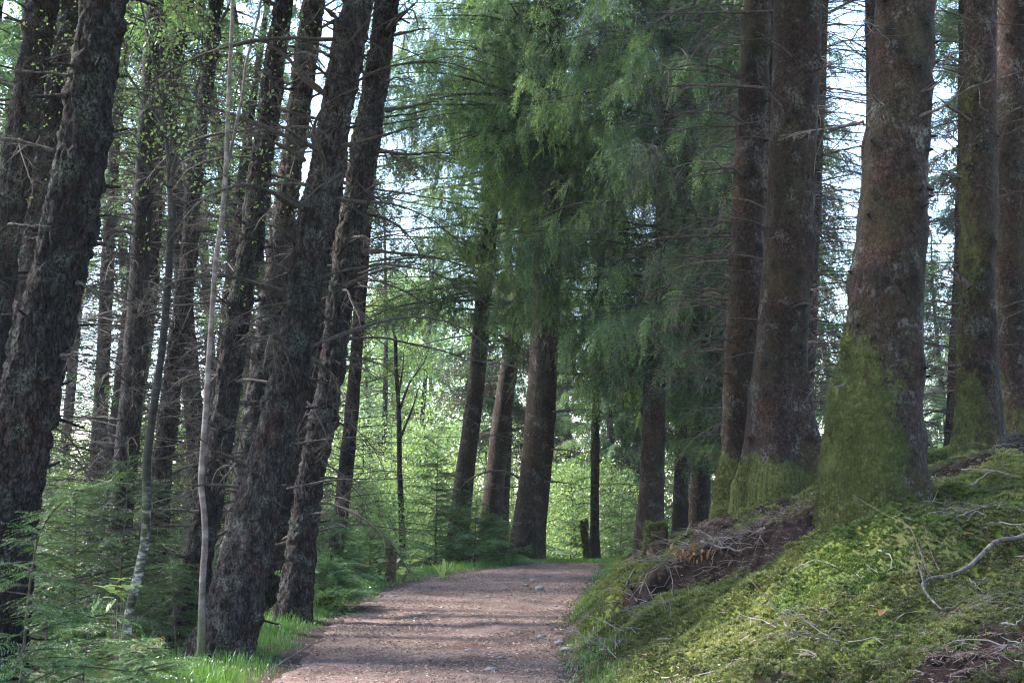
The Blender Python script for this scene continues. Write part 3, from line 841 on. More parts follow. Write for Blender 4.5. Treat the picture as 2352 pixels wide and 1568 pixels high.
tree('L8', 'pine_tree', 'rightmost leaning pine, long dead limbs reaching out over the path', 'tree',
     [(890, 0, 58), (866, 167, 62), (838, 333, 69), (815, 470, 68), (795, 590, 66), (778, 722, 63), (761, 855, 62), (740, 980, 63), (718, 1080, 66), (700, 1190, 68), (690, 1290, 70), (676, 1412, 84)], 14.5, BARK_L, 15.5, LG, seed=9, ring=0.02, seg=52, flare=0.3, **PLN)
tree('L9', 'pine_tree', 'rough dark pine foot between the two pines nearest the path', 'tree',
     [(775, 400, 40), (745, 620, 42), (708, 900, 44), (664, 1130, 46), (632, 1300, 52), (606, 1440, 64)], 16, BARK_L, 16, LG, seed=10, **PLN)

# slim pale sapling and the dark forked birch
Tt = tree('SAP', 'sapling', 'slim pale smooth sapling with a fork, in front of the leaning pines', 'sapling',
     [(533, -60, 9), (534, 0, 9.5), (530, 110, 10), (523, 270, 11), (519, 385, 12.5), (510, 500, 13), (497, 590, 13), (487, 720, 13), (478, 850, 13.5), (472, 950, 14), (465, 1045, 14.5), (462, 1112, 15),
      (469, 1180, 15), (471, 1240, 15.5), (466, 1320, 16), (464, 1400, 17), (463, 1510, 19)], 11, SAPB, 7.5, style='scale', rough=0.003, seg=14, ring=0.04, flare=0.3, moss=dict(h=0.35, amt=0.9), seed=11)
mb = MB(); K = np.array([W(p[0], p[1], 11 + k * 0.03) for k, p in enumerate([(518, 392), (527, 362), (536, 320), (548, 262), (556, 225), (564, 150), (577, 100), (590, 50), (602, -10), (612, -70)])])
mb.tube(K, np.linspace(0.014, 0.009, len(K)), 8); mb.build('fork', SAPB, Tt.root)
Tt = tree('BIR', 'birch_tree', 'forked birch, dark above with white patchy bark near its foot', 'tree',
     [(393, 500, 17), (389, 600, 17), (383, 690, 18), (370, 820, 18), (360, 890, 18), (346, 985, 19), (338, 1060, 20), (337, 1145, 21), (333, 1245, 21), (320, 1310, 21), (300, 1390, 20), (287, 1500, 22)], 11.6, BIRCH, 0,
     style='scale', rough=0.012, seg=20, ring=0.04, flare=0.2, seed=12, white=(0.8, 1.7), moss=dict(h=2.6, amt=0.45, bias=-0.12))
rg = np.random.default_rng(5)
for px, r0, r1 in [([(393, 505), (388, 420), (383, 330), (368, 225), (345, 105), (322, 0), (312, -50)], 13, 7), ([(378, 300), (340, 235), (287, 158), (296, 90), (312, 45), (318, -10)], 8, 4),
                   ([(392, 430), (402, 370), (425, 300), (446, 240), (460, 165), (466, 60), (470, -20)], 11, 6), ([(386, 390), (398, 285), (425, 215), (446, 130)], 5, 3), ([(446, 220), (470, 130), (500, 60)], 5, 3),
                   ([(392, 400), (430, 350), (480, 340), (500, 345), (520, 360)], 8, 5), ([(384, 300), (355, 230), (310, 165)], 4, 2)]:
    K = np.array([W(p[0], p[1], 11.6 + 0.08 * i) for i, p in enumerate(px)]); n = 16
    P_ = catmull(np.linspace(0, 1, len(K)), K, np.linspace(0, 1, n)); mb = MB()
    add_branch(mb, P_, r0 * 11.6 / F / 2, rg, 10, 0.5, 2, 0, 6, 0.15, 0, 0.0)
    mb.build('limb', DEADW, Tt.root)
    Tt.limbs = getattr(Tt, 'limbs', []) + [P_]

# middle of the picture, along the far end of the path
SC = dict(style='scale', rough=0.014)
tree('C1', 'spruce_tree', 'stout straight spruce at the far end of the path with drooping live boughs', 'tree',
     [(1281, -30, 46), (1278, 120, 49), (1271, 300, 55), (1263, 480, 61), (1255, 640, 66), (1249, 800, 69), (1238, 1000, 73), (1226, 1130, 76), (1216, 1220, 80), (1211, 1284, 86)], 28, BARK_R, 20, None, seed=21, seg=36, ring=0.04, flare=0.12, knots=26, moss=dict(h=2.0, amt=0.3, bias=-0.2), **SC)
tree('C2', 'spruce_tree', 'reddish spruce trunk behind the young conifer in the centre', 'tree',
     [(1140, 300, 34), (1128, 480, 37), (1116, 620, 39), (1106, 730, 40), (1096, 860, 41), (1082, 980, 43), (1066, 1100, 47), (1050, 1260, 54)], 33, BARK_R, 19, None, seed=22, seg=26, ring=0.06, flare=0.2, knots=10, **SC)
tree('C3', 'spruce_tree', 'dark spruce trunk directly left of the stout straight spruce', 'tree',
     [(1222, 420, 36), (1200, 620, 40), (1186, 740, 42), (1166, 860, 43), (1148, 1000, 46), (1132, 1150, 49), (1120, 1270, 55)], 35, BARK_R, 20, None, seed=23, seg=26, ring=0.06, flare=0.2, knots=10, **SC)
tree('C4', 'spruce_tree', 'thin dark straight trunk beside the mossy snag at the path end', 'tree',
     [(1380, 620, 17), (1374, 800, 19), (1369, 950, 20), (1366, 1100, 21), (1366, 1200, 22), (1366, 1289, 26)], 31, BARK_R, 15, None, seed=24, seg=20, ring=0.06, flare=0.2, **SC)
tree('C5', 'spruce_tree', 'spruce directly behind the mossy stump, bluish foliage drooping over its trunk', 'tree',
     [(1530, 420, 42), (1522, 600, 46), (1513, 740, 50), (1505, 860, 54), (1500, 1000, 56), (1497, 1110, 58), (1492, 1220, 66)], 25, BARK_R, 18, None, seed=25, seg=30, ring=0.045, flare=0.2, knots=16, **SC)
tree('C6', 'spruce_tree', 'slender spruce trunk right of the one behind the mossy stump', 'tree',
     [(1566, 700, 28), (1566, 860, 31), (1567, 1000, 33), (1564, 1100, 34), (1562, 1180, 38)], 30, BARK_R, 18, None, seed=26, seg=24, ring=0.06, flare=0.2, knots=8, **SC)
tree('C7', 'spruce_tree', 'dim spruce trunk left of the twin spruces, behind the mossy roots', 'tree',
     [(1640, 480, 38), (1630, 700, 40), (1620, 860, 44), (1614, 980, 47), (1610, 1070, 49), (1606, 1150, 54)], 33, BARK_R, 19, None, seed=27, seg=26, ring=0.06, flare=0.2, knots=8, **SC)
tree('C8', 'broadleaf_tree', 'thin grey forked broadleaf stem standing in the sunlit gap', 'tree',
     [(908, 770, 9), (910, 850, 10), (915, 930, 11), (917, 1000, 12.5), (918, 1080, 13), (922, 1180, 15)], 33, BIRCH, 0, None, seed=28, seg=12, ring=0.08, flare=0.1, style='scale', rough=0.008)

# right: spruces on the bank
SR_ = dict(style='scale', rough=0.016)
T = tree('R1', 'spruce_tree', 'pale lichened spruce, left one of the twin spruces on the bank', 'tree',
     [(1742, -20, 66), (1735, 100, 70), (1727, 240, 72), (1721, 400, 73), (1715, 560, 76), (1709, 700, 80), (1701, 850, 80), (1695, 960, 72), (1692, 1030, 66), (1688, 1100, 72)], 15.4, BARK_R, 17, RG, seed=31, ring=0.02, seg=56, knots=46, flare=0.25,
     moss=dict(h=0.75, amt=1.0, side=1.1), **SR_)
T = tree('R2', 'spruce_tree', 'brown spruce, right one of the twin spruces, with flaring roots', 'tree',
     [(1833, -20, 118), (1828, 150, 116), (1818, 400, 113), (1809, 560, 114), (1800, 720, 118), (1793, 860, 126), (1792, 960, 138), (1798, 1040, 152), (1803, 1090, 164), (1806, 1150, 176)], 14.4, BARK_R, 18, RG, seed=32, ring=0.018, seg=64, knots=60, flare=0.6, lobes=4,
     moss=dict(h=0.34, amt=1.0, side=1.3, bias=-0.22, dir=(-1, -0.2, 0)), **SR_)
tree('R3', 'spruce_tree', 'grey spruce trunk mostly hidden behind the brown twin spruce', 'tree',
     [(1884, -20, 44), (1876, 200, 44), (1866, 400, 46), (1856, 640, 50), (1846, 850, 54), (1836, 1050, 60)], 20, BARK_R, 19, RG, seed=33, seg=34, ring=0.04, knots=18, flare=0.2, **SR_)
T = tree('R4', 'spruce_tree', 'massive spruce rising from the moss mound, green moss up its left side', 'tree',
     [(2081, -20, 142), (2072, 120, 148), (2063, 290, 154), (2052, 450, 160), (2045, 600, 166), (2036, 720, 172), (2030, 820, 184), (2018, 920, 202), (2014, 1000, 212), (2011, 1080, 224), (2012, 1150, 232), (2014, 1195, 240)], 10, BARK_R, 17, RG, seed=34, ring=0.014, seg=96, knots=70, flare=0.12,
     moss=dict(h=1.2, amt=0.95, side=1.6, bias=-0.08, dir=(-1, -0.15, 0)), **SR_)
tree('R5', 'spruce_tree', 'greenest mossy spruce right of the massive one, with a short snapped limb', 'tree',
     [(2254, -20, 76), (2252, 200, 79), (2249, 400, 82), (2247, 600, 84), (2246, 800, 88), (2250, 950, 96), (2251, 1040, 104), (2252, 1095, 116)], 13, BARK_R, 17, RG, seed=35, ring=0.02, seg=56, knots=44, flare=0.35,
     moss=dict(h=4.6, amt=0.6, side=1.6, bias=-0.24, dir=(-1, -0.1, 0)), **SR_)
tree('R6', 'spruce_tree', 'dark brown spruce at the right edge of the picture', 'tree',
     [(2332, -20, 80), (2327, 200, 80), (2322, 450, 84), (2320, 700, 88), (2322, 850, 92), (2326, 960, 104)], 15.2, BARK_R, 18, RG, seed=36, ring=0.025, seg=48, knots=36, flare=0.3, moss=dict(h=0.6, amt=0.5), **SR_)
tree('R7', 'spruce_tree', 'thin dim trunk in the gap behind the massive spruce', 'tree',
     [(2212, 200, 24), (2206, 500, 25), (2198, 720, 27), (2190, 900, 30), (2186, 1000, 34)], 23, BARK_R, 16, RG, seed=37, seg=24, ring=0.05, knots=8, flare=0.2, **SR_)

# ------------------------------------------------------------------ dead branches: the ones that can be followed in the photograph
rg = np.random.default_rng(77)
HB = {
 'L7': [([(786, 335), (850, 315), (905, 297), (958, 283)], 11), ([(731, 347), (715, 320), (725, 277), (755, 240), (821, 217)], 9), ([(701, 370), (650, 340), (588, 307)], 10), ([(725, 347), (680, 310), (631, 277)], 9),
        ([(745, 217), (690, 165), (655, 123), (588, 77)], 14), ([(785, 50), (740, 15), (700, -20)], 10), ([(783, 160), (788, 110), (821, 67), (880, 5)], 9), ([(785, 397), (740, 430), (700, 465)], 7),
        ([(665, 622), (621, 606), (588, 606)], 8), ([(651, 666), (588, 649)], 7), ([(640, 790), (588, 778), (540, 770)], 8), ([(567, 1068), (530, 1055), (500, 1040), (455, 1006)], 10), ([(547, 1118), (480, 1110), (410, 1107)], 8),
        ([(560, 1290), (535, 1275), (515, 1280)], 6), ([(760, 130), (700, 100), (640, 60)], 8), ([(715, 480), (660, 455), (610, 430)], 7), ([(600, 1000), (560, 985), (520, 980)], 6)],
 'L8': [([(905, 82), (950, 72), (998, 63)], 8), ([(885, 253), (950, 243), (1000, 233)], 9), ([(881, 270), (940, 262), (998, 247)], 6), ([(855, 433), (885, 422)], 8), ([(820, 420), (855, 450), (928, 493)], 6),
        ([(832, 577), (898, 581), (1005, 592), (1098, 616)], 9), ([(790, 659), (855, 626), (910, 612), (968, 605)], 10), ([(812, 659), (860, 664), (901, 672)], 5), ([(792, 826), (921, 827)], 4), ([(788, 840), (828, 846), (871, 876)], 6),
        ([(750, 930), (815, 939)], 5), ([(735, 1098), (790, 1100), (831, 1108)], 6), ([(715, 1180), (745, 1175), (766, 1170)], 6), ([(740, 1060), (800, 1100), (850, 1160)], 5), ([(905, 60), (940, 20), (965, -10)], 7), ([(870, 350), (910, 345), (950, 352)], 5)],
 'L2': [([(123, 347), (60, 325), (0, 308), (-40, 300)], 12), ([(157, 172), (110, 163), (50, 160)], 7), ([(178, 650), (205, 658), (230, 670)], 9), ([(140, 815), (165, 818), (190, 830)], 9), ([(20, 515), (50, 513), (110, 515)], 6)],
 'L5': [([(458, 1175), (400, 1168), (333, 1162)], 8), ([(430, 1278), (400, 1270), (380, 1252)], 9), ([(520, 850), (470, 800), (410, 770)], 6), ([(500, 990), (440, 960), (380, 930)], 6), ([(560, 540), (500, 500), (450, 470)], 6)],
 'C1': [([(1269, 946), (1363, 942), (1476, 966)], 6), ([(1269, 772), (1376, 769), (1496, 781)], 5), ([(1283, 746), (1310, 735), (1343, 722)], 7), ([(1280, 856), (1380, 858), (1449, 861)], 8), ([(1266, 1032), (1349, 1039)], 5), ([(1250, 1105), (1309, 1110)], 6),
        ([(1192, 1097), (1160, 1083), (1118, 1083), (1071, 1105), (1038, 1148)], 6), ([(1110, 1085), (1080, 1100), (1060, 1120)], 4)],
 'R1': [([(1689, 290), (1599, 290), (1496, 320)], 5), ([(1691, 318), (1650, 332), (1623, 357)], 5), ([(1703, 403), (1676, 388), (1593, 403), (1496, 467)], 6), ([(1686, 433), (1650, 450), (1609, 480)], 5), ([(1686, 512), (1576, 503), (1509, 520)], 5),
        ([(1683, 542), (1543, 544), (1493, 559), (1440, 590)], 6), ([(1679, 592), (1576, 586), (1519, 594)], 6), ([(1679, 644), (1650, 638), (1613, 636)], 8), ([(1673, 667), (1570, 662), (1476, 669)], 5), ([(1673, 686), (1560, 682), (1449, 686)], 6),
        ([(1673, 709), (1543, 696)], 5), ([(1683, 776), (1609, 796), (1529, 836)], 5), ([(1709, 283), (1676, 260), (1609, 255), (1503, 267)], 6), ([(1668, 870), (1600, 850), (1540, 870)], 4), ([(1700, 180), (1640, 150), (1560, 150), (1500, 190)], 5)],
 'R2': [([(1756, 203), (1653, 197), (1543, 200), (1466, 210)], 8), ([(1775, 26), (1680, 30), (1593, 33), (1486, 33)], 8), ([(1817, 320), (1797, 250), (1764, 207), (1740, 180)], 8), ([(1837, 187), (1821, 133), (1771, 93), (1740, 75)], 8), ([(1810, 560), (1790, 540), (1762, 545)], 6)],
 'R4': [([(2031, 247), (2011, 217), (1987, 180)], 9), ([(2086, 222), (2141, 193), (2176, 150)], 9), ([(2107, 270), (2181, 240), (2247, 197), (2352, 163)], 8), ([(1984, 280), (1924, 290), (1864, 297), (1787, 307)], 7),
        ([(2017, 63), (1999, 52), (1981, 47)], 6), ([(1942, 880), (1900, 890), (1860, 895)], 5)],
 'R5': [([(2227, 277), (2181, 250), (2144, 223)], 9), ([(2234, 52), (2181, 27), (2120, 18)], 7), ([(2264, 153), (2224, 107), (2164, 97), (2130, 110)], 7), ([(2207, 407), (2170, 400), (2130, 392)], 7), ([(2222, 660), (2200, 640), (2180, 620)], 20), ([(2207, 840), (2180, 836), (2160, 830)], 8), ([(2205, 698), (2150, 690), (2120, 690)], 7), ([(2207, 733), (2150, 728), (2110, 722)], 7)],
 'R6': [([(2290, 200), (2240, 150), (2180, 140)], 6), ([(2352, 240), (2310, 265), (2280, 272)], 6)],
 'R3': [([(1962, 0), (1904, 30), (1860, 55), (1790, 85)], 7)],
}
LT = {'R1': DEADR, 'R2': DEADR, 'R4': TWIGM, 'R5': DEADR, 'R3': TWIGM, 'R6': DEADR, 'C1': DEADR}
for k, L in HB.items():
    T = TREES[k]; left = k[0] == 'L'
    for px, rp in L:
        hand_branch(T.root, T.d, px, rp, LT.get(k, DEADW), rg, twigs=9 if left else 7, tw_len=0.22 if left else 0.3, sub=2 if left else 1, lumpy=0.55 if left else 0.2, tint=0.0, T=T)

# more dead branches, all round each trunk
def ring_branches(key, n, z0, z1, L, r0, elev, droop, mat, seed, **kw):
    T = TREES[key]; g = np.random.default_rng(seed)
    for k in range(n):
        z = z0 + (z1 - z0) * (k + g.random()) / n
        auto_branch(T.root, T, z, g.uniform(0, 6.28), g.uniform(*L), r0 * g.uniform(0.6, 1.3), g.uniform(*elev), g.uniform(*droop), mat, g, **kw)
for i, (k, n, z0, z1) in enumerate([('L1', 18, 0.8, 5.4), ('L2b', 22, 0.8, 6.3), ('L3', 40, 0.6, 8.2), ('L4', 42, 0.5, 8.0), ('L5', 36, 0.5, 6.2), ('L6', 32, 0.5, 6.8), ('L7', 14, 2.2, 5.0), ('L8', 18, 2.2, 6.2), ('L9', 26, 0.4, 5.0)]):
    ring_branches(k, n, z0, z1, (0.5, 2.0), 0.015, (-0.15, 0.5), (0.05, 0.35), DEADW, 210 + i, twigs=16, tw_len=0.42, sub=3, curl=0.07, lumpy=0.5)
for i, (k, n, z0, z1) in enumerate([('R1', 30, 2.4, 7.0), ('R2', 24, 2.6, 6.6), ('R3', 94, 2.2, 8.8), ('R5', 20, 2.4, 6.1), ('R6', 20, 2.2, 6.6), ('R7', 94, 2.6, 9.2), ('C1', 30, 0.7, 7.8), ('C5', 32, 0.9, 6.5), ('C6', 24, 1.0, 7.0), ('C7', 28, 1.2, 8.0), ('C3', 24, 0.6, 7), ('C2', 24, 0.6, 6), ('C4', 14, 0.5, 4)]):
    ring_branches(k, n, z0, z1, (0.7, 2.3), 0.008, (-0.1, 0.45), (0.1, 0.5), DEADR, 130 + i, twigs=13 if k in ('R3', 'R7') else 9, tw_len=0.42, sub=2, curl=0.05, lumpy=0.25)

# ------------------------------------------------------------------ live crowns
g = np.random.default_rng(9)
def crown(key, nb, z0, z1, rad, seed, mats=(NEEDLE, DEADW), front=0, **kw):
    T = TREES[key]; mb = MB(); r_ = np.random.default_rng(seed)
    conifer_crown(mb, T.axis, z0, z1, rad, nb, r_, **kw)
    if front:
        k2 = dict(kw); k2['az_rng'] = (2.9, 6.5); k2['tip'] = 0.25; k2['prof'] = lambda f: 1.0
        conifer_crown(mb, T.axis, z0 + 0.7, min(z1, z0 + 7.5), rad * 0.92, front, r_, **k2)
    return mb.build('crown', list(mats), T.root, smooth=False)

pc1 = lambda f: (0.55 + 0.45 * min(1, f / 0.2)) * (1 - f) ** 0.6
crown('C1', 190, 7.7, 19.5, 4.6, 1, front=70, T=SPR_V, n_spr=46, s_len=0.25, sec=0.8, hang=1.0, tint=(-0.15, 0.35), tip=0.6, droop=0.13, low=1.6, elev=(-0.15, 0.35), dead=0.08, prof=pc1)
crown('C2', 100, 4.8, 18.5, 4.2, 2, front=80, T=SPR_V, n_spr=36, s_len=0.25, sec=0.7, hang=0.6, tint=(-0.05, 0.35), tip=0.45, droop=0.08, elev=(-0.25, 0.1), prof=pc1)
crown('C3', 60, 5.6, 19.5, 2.8, 3, T=SPR, n_spr=55, s_len=0.46, hang=0.6, tint=(-0.3, 0.2), tip=0.4, droop=0.10, dead=0.2, prof=pc1)
crown('C5', 130, 3.8, 17.5, 3.1, 4, front=60, T=SPR_V, n_spr=40, s_len=0.25, sec=0.75, hang=1.1, tint=(-0.3, 0.2), tip=0.5, droop=0.13, low=1.6, dead=0.08, prof=pc1)
crown('C6', 80, 3.2, 17.5, 2.6, 5, T=SPR_V, n_spr=34, s_len=0.27, sec=0.7, hang=1.0, tint=(-0.15, 0.3), tip=0.4, droop=0.12, low=1.5, dead=0.08, prof=pc1)
crown('C7', 100, 4.0, 18.5, 3.3, 6, front=50, T=SPR_V, n_spr=36, s_len=0.27, sec=0.75, hang=1.0, tint=(-0.2, 0.25), tip=0.4, droop=0.12, low=1.5, dead=0.08, prof=pc1)
crown('C4', 30, 4.2, 14.5, 1.8, 7, T=SPR, n_spr=40, s_len=0.42, hang=0.7, tint=(-0.1, 0.3), tip=0.4, prof=pc1)
crown('R3', 60, 8.6, 18.5, 2.6, 8, T=SPR, n_spr=44, s_len=0.5, hang=0.9, tint=(-0.3, 0.15), tip=0.3, prof=pc1)
crown('R7', 50, 9.0, 15.5, 2.4, 9, T=SPR, n_spr=40, s_len=0.5, hang=0.9, tint=(-0.3, 0.15), tip=0.3, prof=pc1)
crown('L3', 55, 8.0, 16.5, 2.4, 10, mats=(NEEDLE_PALE, DEADW), T=SPR, n_spr=40, s_len=0.45, hang=0.5, tint=(-0.1, 0.3), tip=0.3, prof=pc1)
crown('L4', 55, 8.2, 16.5, 2.4, 11, mats=(NEEDLE_PALE, DEADW), T=SPR, n_spr=40, s_len=0.45, hang=0.5, tint=(-0.1, 0.3), tip=0.3, prof=pc1)
# crowns that begin above the picture (they shade the path)
for i, (k, z0, z1, rad) in enumerate([('L1', 6.5, 14.5, 2.6), ('L2', 5.8, 13.5, 2.4), ('L2b', 7.5, 15.5, 2.6), ('L5', 7.0, 14.5, 2.4), ('L6', 7.8, 15.5, 2.4), ('L7', 6.4, 14.5, 2.6), ('L8', 7.6, 15, 2.5), ('L9', 8, 15.5, 2.3),
                                      ('R1', 8.2, 16.5, 2.8), ('R2', 7.6, 17.5, 3.0), ('R4', 6.0, 16.5, 3.0), ('R5', 7.2, 16.5, 2.8), ('R6', 8.0, 17.5, 3.0)]):
    crown(k, 55, z0, z1, rad, 40 + i, T=SPR_C, n_spr=30, s_len=0.6, hang=0.6, tint=(-0.1, 0.25), tip=0.2, elev=(-0.2, 0.3), prof=lambda f: (1 - f) ** 0.7)

# birch leaves
r_ = np.random.default_rng(3); T = TREES['BIR']; cs = []
for P_ in T.limbs:
    for k in range(26):
        f = r_.uniform(0.25, 1); p = P_[int(f * 15)]
        cs.append(p + r_.normal(0, 0.42, 3))
for k in range(45):
    cs.append(W(r_.uniform(60, 500), r_.uniform(-60, 330) , 11.8 + r_.normal(0.5, 0.8)))
mb = MB(); leaf_cloud(mb, np.array(cs), 0.13, 13, 0.034, r_, (0.0, 0.7)); mb.build('crown', LEAF, T.root, smooth=False)
T = TREES['C8']; mb = MB(); cs = []
for k, px in enumerate([[(908, 780), (900, 740), (905, 690)], [(915, 950), (940, 880), (975, 830), (985, 800)], [(918, 1010), (950, 930), (965, 880)], [(916, 900), (925, 850), (928, 800)]]):
    K = np.array([W(p[0], p[1], 33 + 0.2 * i) for i, p in enumerate(px)])
    b_ = MB(); add_branch(b_, K, 0.035, r_, 8, 0.6, 2, 0, 5, 0.1); b_.build('limb', DEADW, T.root)
    for q in range(14): cs.append(K[r_.integers(1, len(K))] + r_.normal(0, 0.5, 3))
leaf_cloud(mb, np.array(cs), 0.2, 14, 0.06, r_, (0.3, 0.9)); mb.build('crown', LEAF, T.root, smooth=False)
# cones hanging in the nearest drooping boughs
T = TREES['C1']
px = [(1360, 185), (1352, 220), (1372, 250), (1393, 262), (1420, 285), (1450, 320)]
K = np.array([W(p[0], p[1], 24.6) for p in [(1395, 60), (1372, 110), (1350, 155), (1360, 200), (1388, 242), (1430, 290), (1450, 345)]])
b_ = MB(); add_branch(b_, catmull(np.linspace(0, 1, 7), K, np.linspace(0, 1, 16)), 0.012, r_, 9, 0.6, 2, 0.1, 5, 0.1); b_.build('branch', DEADW, T.root)
for p in [(1392, 243), (1421, 262), (1426, 257), (1441, 250), (1404, 277), (1180, 356)]:
    c = W(p[0], p[1], 24.6); b_ = MB()
    a = np.linspace(0, 1, 7); b_.tube(c + np.array([0, 0, -0.075])[None] * a[:, None] + 0.0, 0.024 * np.sin(np.clip(a * 0.85 + 0.12, 0, 1) * math.pi) ** 0.7 * (1 + 0.25 * (np.arange(7) % 2)), 7)
    b_.build('cone', CONEM, T.root)
#@@FOREST
# ------------------------------------------------------------------ the forest behind: one tree of each kind, then copies
def proto_trunk(root, H, r0, bark, seed, lean=0.0):
    g = np.random.default_rng(seed); mb = MB(); n = 60
    z = np.linspace(-0.6, H, n); x = lean * z * 0.05 + 0.12 * np.sin(z * 0.4 + seed); y = 0.1 * np.sin(z * 0.3 + 2 * seed)
    P_ = np.stack([x - x[0], y - y[0], z], -1)
    r = r0 * (1 - np.clip(z, 0, H) / H) ** 0.8 + 0.02 + 0.25 * r0 * np.exp(-np.maximum(z, 0) / 0.3)
    mb.tube(P_, r * (1 + 0.05 * g.normal(0, 1, n)), 12); mb.build('trunk', bark, root, shift=np.zeros(3))
    return lambda zz: np.array([np.interp(zz, z, P_[:, 0]), np.interp(zz, z, P_[:, 1]), zz])

def dead_tiers(mb, ax, z0, z1, n, L, g, mat=1, r=0.011):
    for k in range(n):
        z = z0 + (z1 - z0) * (k + g.random()) / n; az = g.uniform(0, 6.28); e = g.uniform(-0.1, 0.4)
        h = np.array([math.cos(az) * math.cos(e), math.sin(az) * math.cos(e), math.sin(e)])
        l = g.uniform(*L); P_ = wander(ax(z), h, l, 7, 0.06, g.uniform(0.1, 0.4), g)
        mb.tube(P_, np.linspace(r, 0.004, 7), 3, mat)
        tg = np.gradient(P_, axis=0)
        for q in range(7):
            i = g.integers(1, 7); d = nrm(tg[i] * 2 + g.normal(0, 0.6, 3) * l * 0.3 + np.array([0, 0, -0.05]))
            mb.tube(wander(P_[i], d, l * g.uniform(0.15, 0.4), 4, 0.12, 0.15, g), [0.005, 0.004, 0.003, 0.002], 3, mat)

PROTO = {}
def proto(key, name, H, r0, bark, seed, lean=0.0):
    root = empty(name, (0, 0, 0)); PROTO[key] = root
    return root, proto_trunk(root, H, r0, bark, seed, lean), np.random.default_rng(seed + 50)

pf = lambda f: (0.6 + 0.4 * min(1, f / 0.15)) * (1 - f) ** 0.65
root, ax, g = proto('F1', 'spruce_tree', 19, 0.2, BARK_FAR, 1)
mb = MB(); conifer_crown(mb, ax, 0.8, 18.8, 3.3, 150, g, T=SPR_C, n_spr=85, s_len=0.62, hang=0.9, tint=(-0.25, 0.35), tip=0.45, droop=0.11, elev=(-0.2, 0.25), prof=pf)
mb.build('crown', [NEEDLE, DEADW], root, smooth=False, shift=np.zeros(3))
root, ax, g = proto('F2', 'spruce_tree', 19, 0.19, BARK_FAR, 2)
mb = MB(); dead_tiers(mb, ax, 0.6, 8.5, 70, (0.8, 2.4), g)
conifer_crown(mb, ax, 5.0, 18.8, 3.0, 110, g, T=SPR_C, n_spr=80, s_len=0.62, hang=0.9, tint=(-0.35, 0.3), tip=0.4, droop=0.11, dead=0.3, prof=pf)
mb.build('crown', [NEEDLE, DEADW], root, smooth=False, shift=np.zeros(3))
root, ax, g = proto('F3', 'larch_tree', 18, 0.17, BARK_FAR, 3, 1.6)
mb = MB(); dead_tiers(mb, ax, 0.5, 9, 80, (0.8, 2.2), g)
conifer_crown(mb, ax, 3.2, 17.8, 2.9, 70, g, T=SPR_C, n_spr=46, s_len=0.55, hang=0.7, tint=(-0.2, 0.45), tip=0.4, droop=0.09, elev=(-0.1, 0.35), dead=0.35, prof=pf)
mb.build('crown', [NEEDLE_PALE, DEADW], root, smooth=False, shift=np.zeros(3))

root, ax, g = proto('F7', 'larch_tree', 18, 0.16, BARK_FAR, 7, 2.2)
mb = MB(); dead_tiers(mb, ax, 0.3, 8.5, 210, (0.7, 2.3), g, 1, 0.012)
conifer_crown(mb, ax, 8.2, 17.8, 2.5, 48, g, T=SPR_C, n_spr=40, s_len=0.55, hang=0.7, tint=(-0.2, 0.4), tip=0.4, droop=0.09, elev=(-0.1, 0.35), dead=0.3, prof=pf)
mb.build('crown', [NEEDLE_PALE, DEADW], root, smooth=False, shift=np.zeros(3))

def broadleaf(key, name, H, r0, seed, nl, spread, cl, per, size, tint, z0=0.25):
    root, ax, g = proto(key, name, H * 0.9, r0, BIRCH, seed)
    lb = MB(); cs = []
    for k in range(nl):
        z = H * (z0 + (0.9 - z0) * (k + g.random()) / nl); az = g.uniform(0, 6.28); e = g.uniform(0.2, 0.9)
        L = spread * (1.15 - 0.75 * (z / H)) * g.uniform(0.6, 1.2)
        P_ = wander(ax(z), (math.cos(az) * math.cos(e), math.sin(az) * math.cos(e), math.sin(e)), L, 8, 0.10, 0.14, g)
        add_branch(lb, P_, 0.012 + r0 * 0.12, g, 5, L * 0.3, 1, 0, 3, 0.1)
        for q in range(cl): cs.append(P_[g.integers(2, 8)] + g.normal(0, 0.26 * L, 3) * np.array([1, 1, 0.8]))
    lb.build('limb', BIRCH, root, shift=np.zeros(3))
    mb = MB(); leaf_cloud(mb, np.array(cs), 0.2, per, size, g, tint); mb.build('crown', LEAF, root, smooth=False, shift=np.zeros(3))
broadleaf('F4', 'birch_tree', 11, 0.10, 4, 34, 3.0, 16, 22, 0.10, (0.4, 1.0))
broadleaf('F5', 'birch_tree', 8, 0.07, 5, 26, 2.5, 16, 22, 0.09, (0.3, 1.0))
broadleaf('F6', 'leafy_shrub', 3.2, 0.03, 6, 22, 1.5, 14, 20, 0.07, (0.1, 0.9), 0.08)

USED = {}
def far(key, x, y, label, cat, group, sc=1.0, rz=None, dz=0.0):
    g_ = far.g
    rz = g_.uniform(0, 6.28) if rz is None else rz
    loc = (x, y, gz(x, y, False) - 0.05 + dz)
    p = PROTO[key]
    if key not in USED:
        USED[key] = 1; o = p; o.location = loc; o.rotation_euler = (0, 0, rz); o.scale = (sc,) * 3
    else:
        o = copy_tree(p, loc, rz, sc, (g_.normal(0, 0.02), g_.normal(0.03 if x < -2 else 0.0, 0.02)))
    return tag(o, label, cat, group)
far.g = np.random.default_rng(4)
def farp(key, px, d, *a, **k):
    return far(key, (px - CX) / F * d, d, *a, **k)

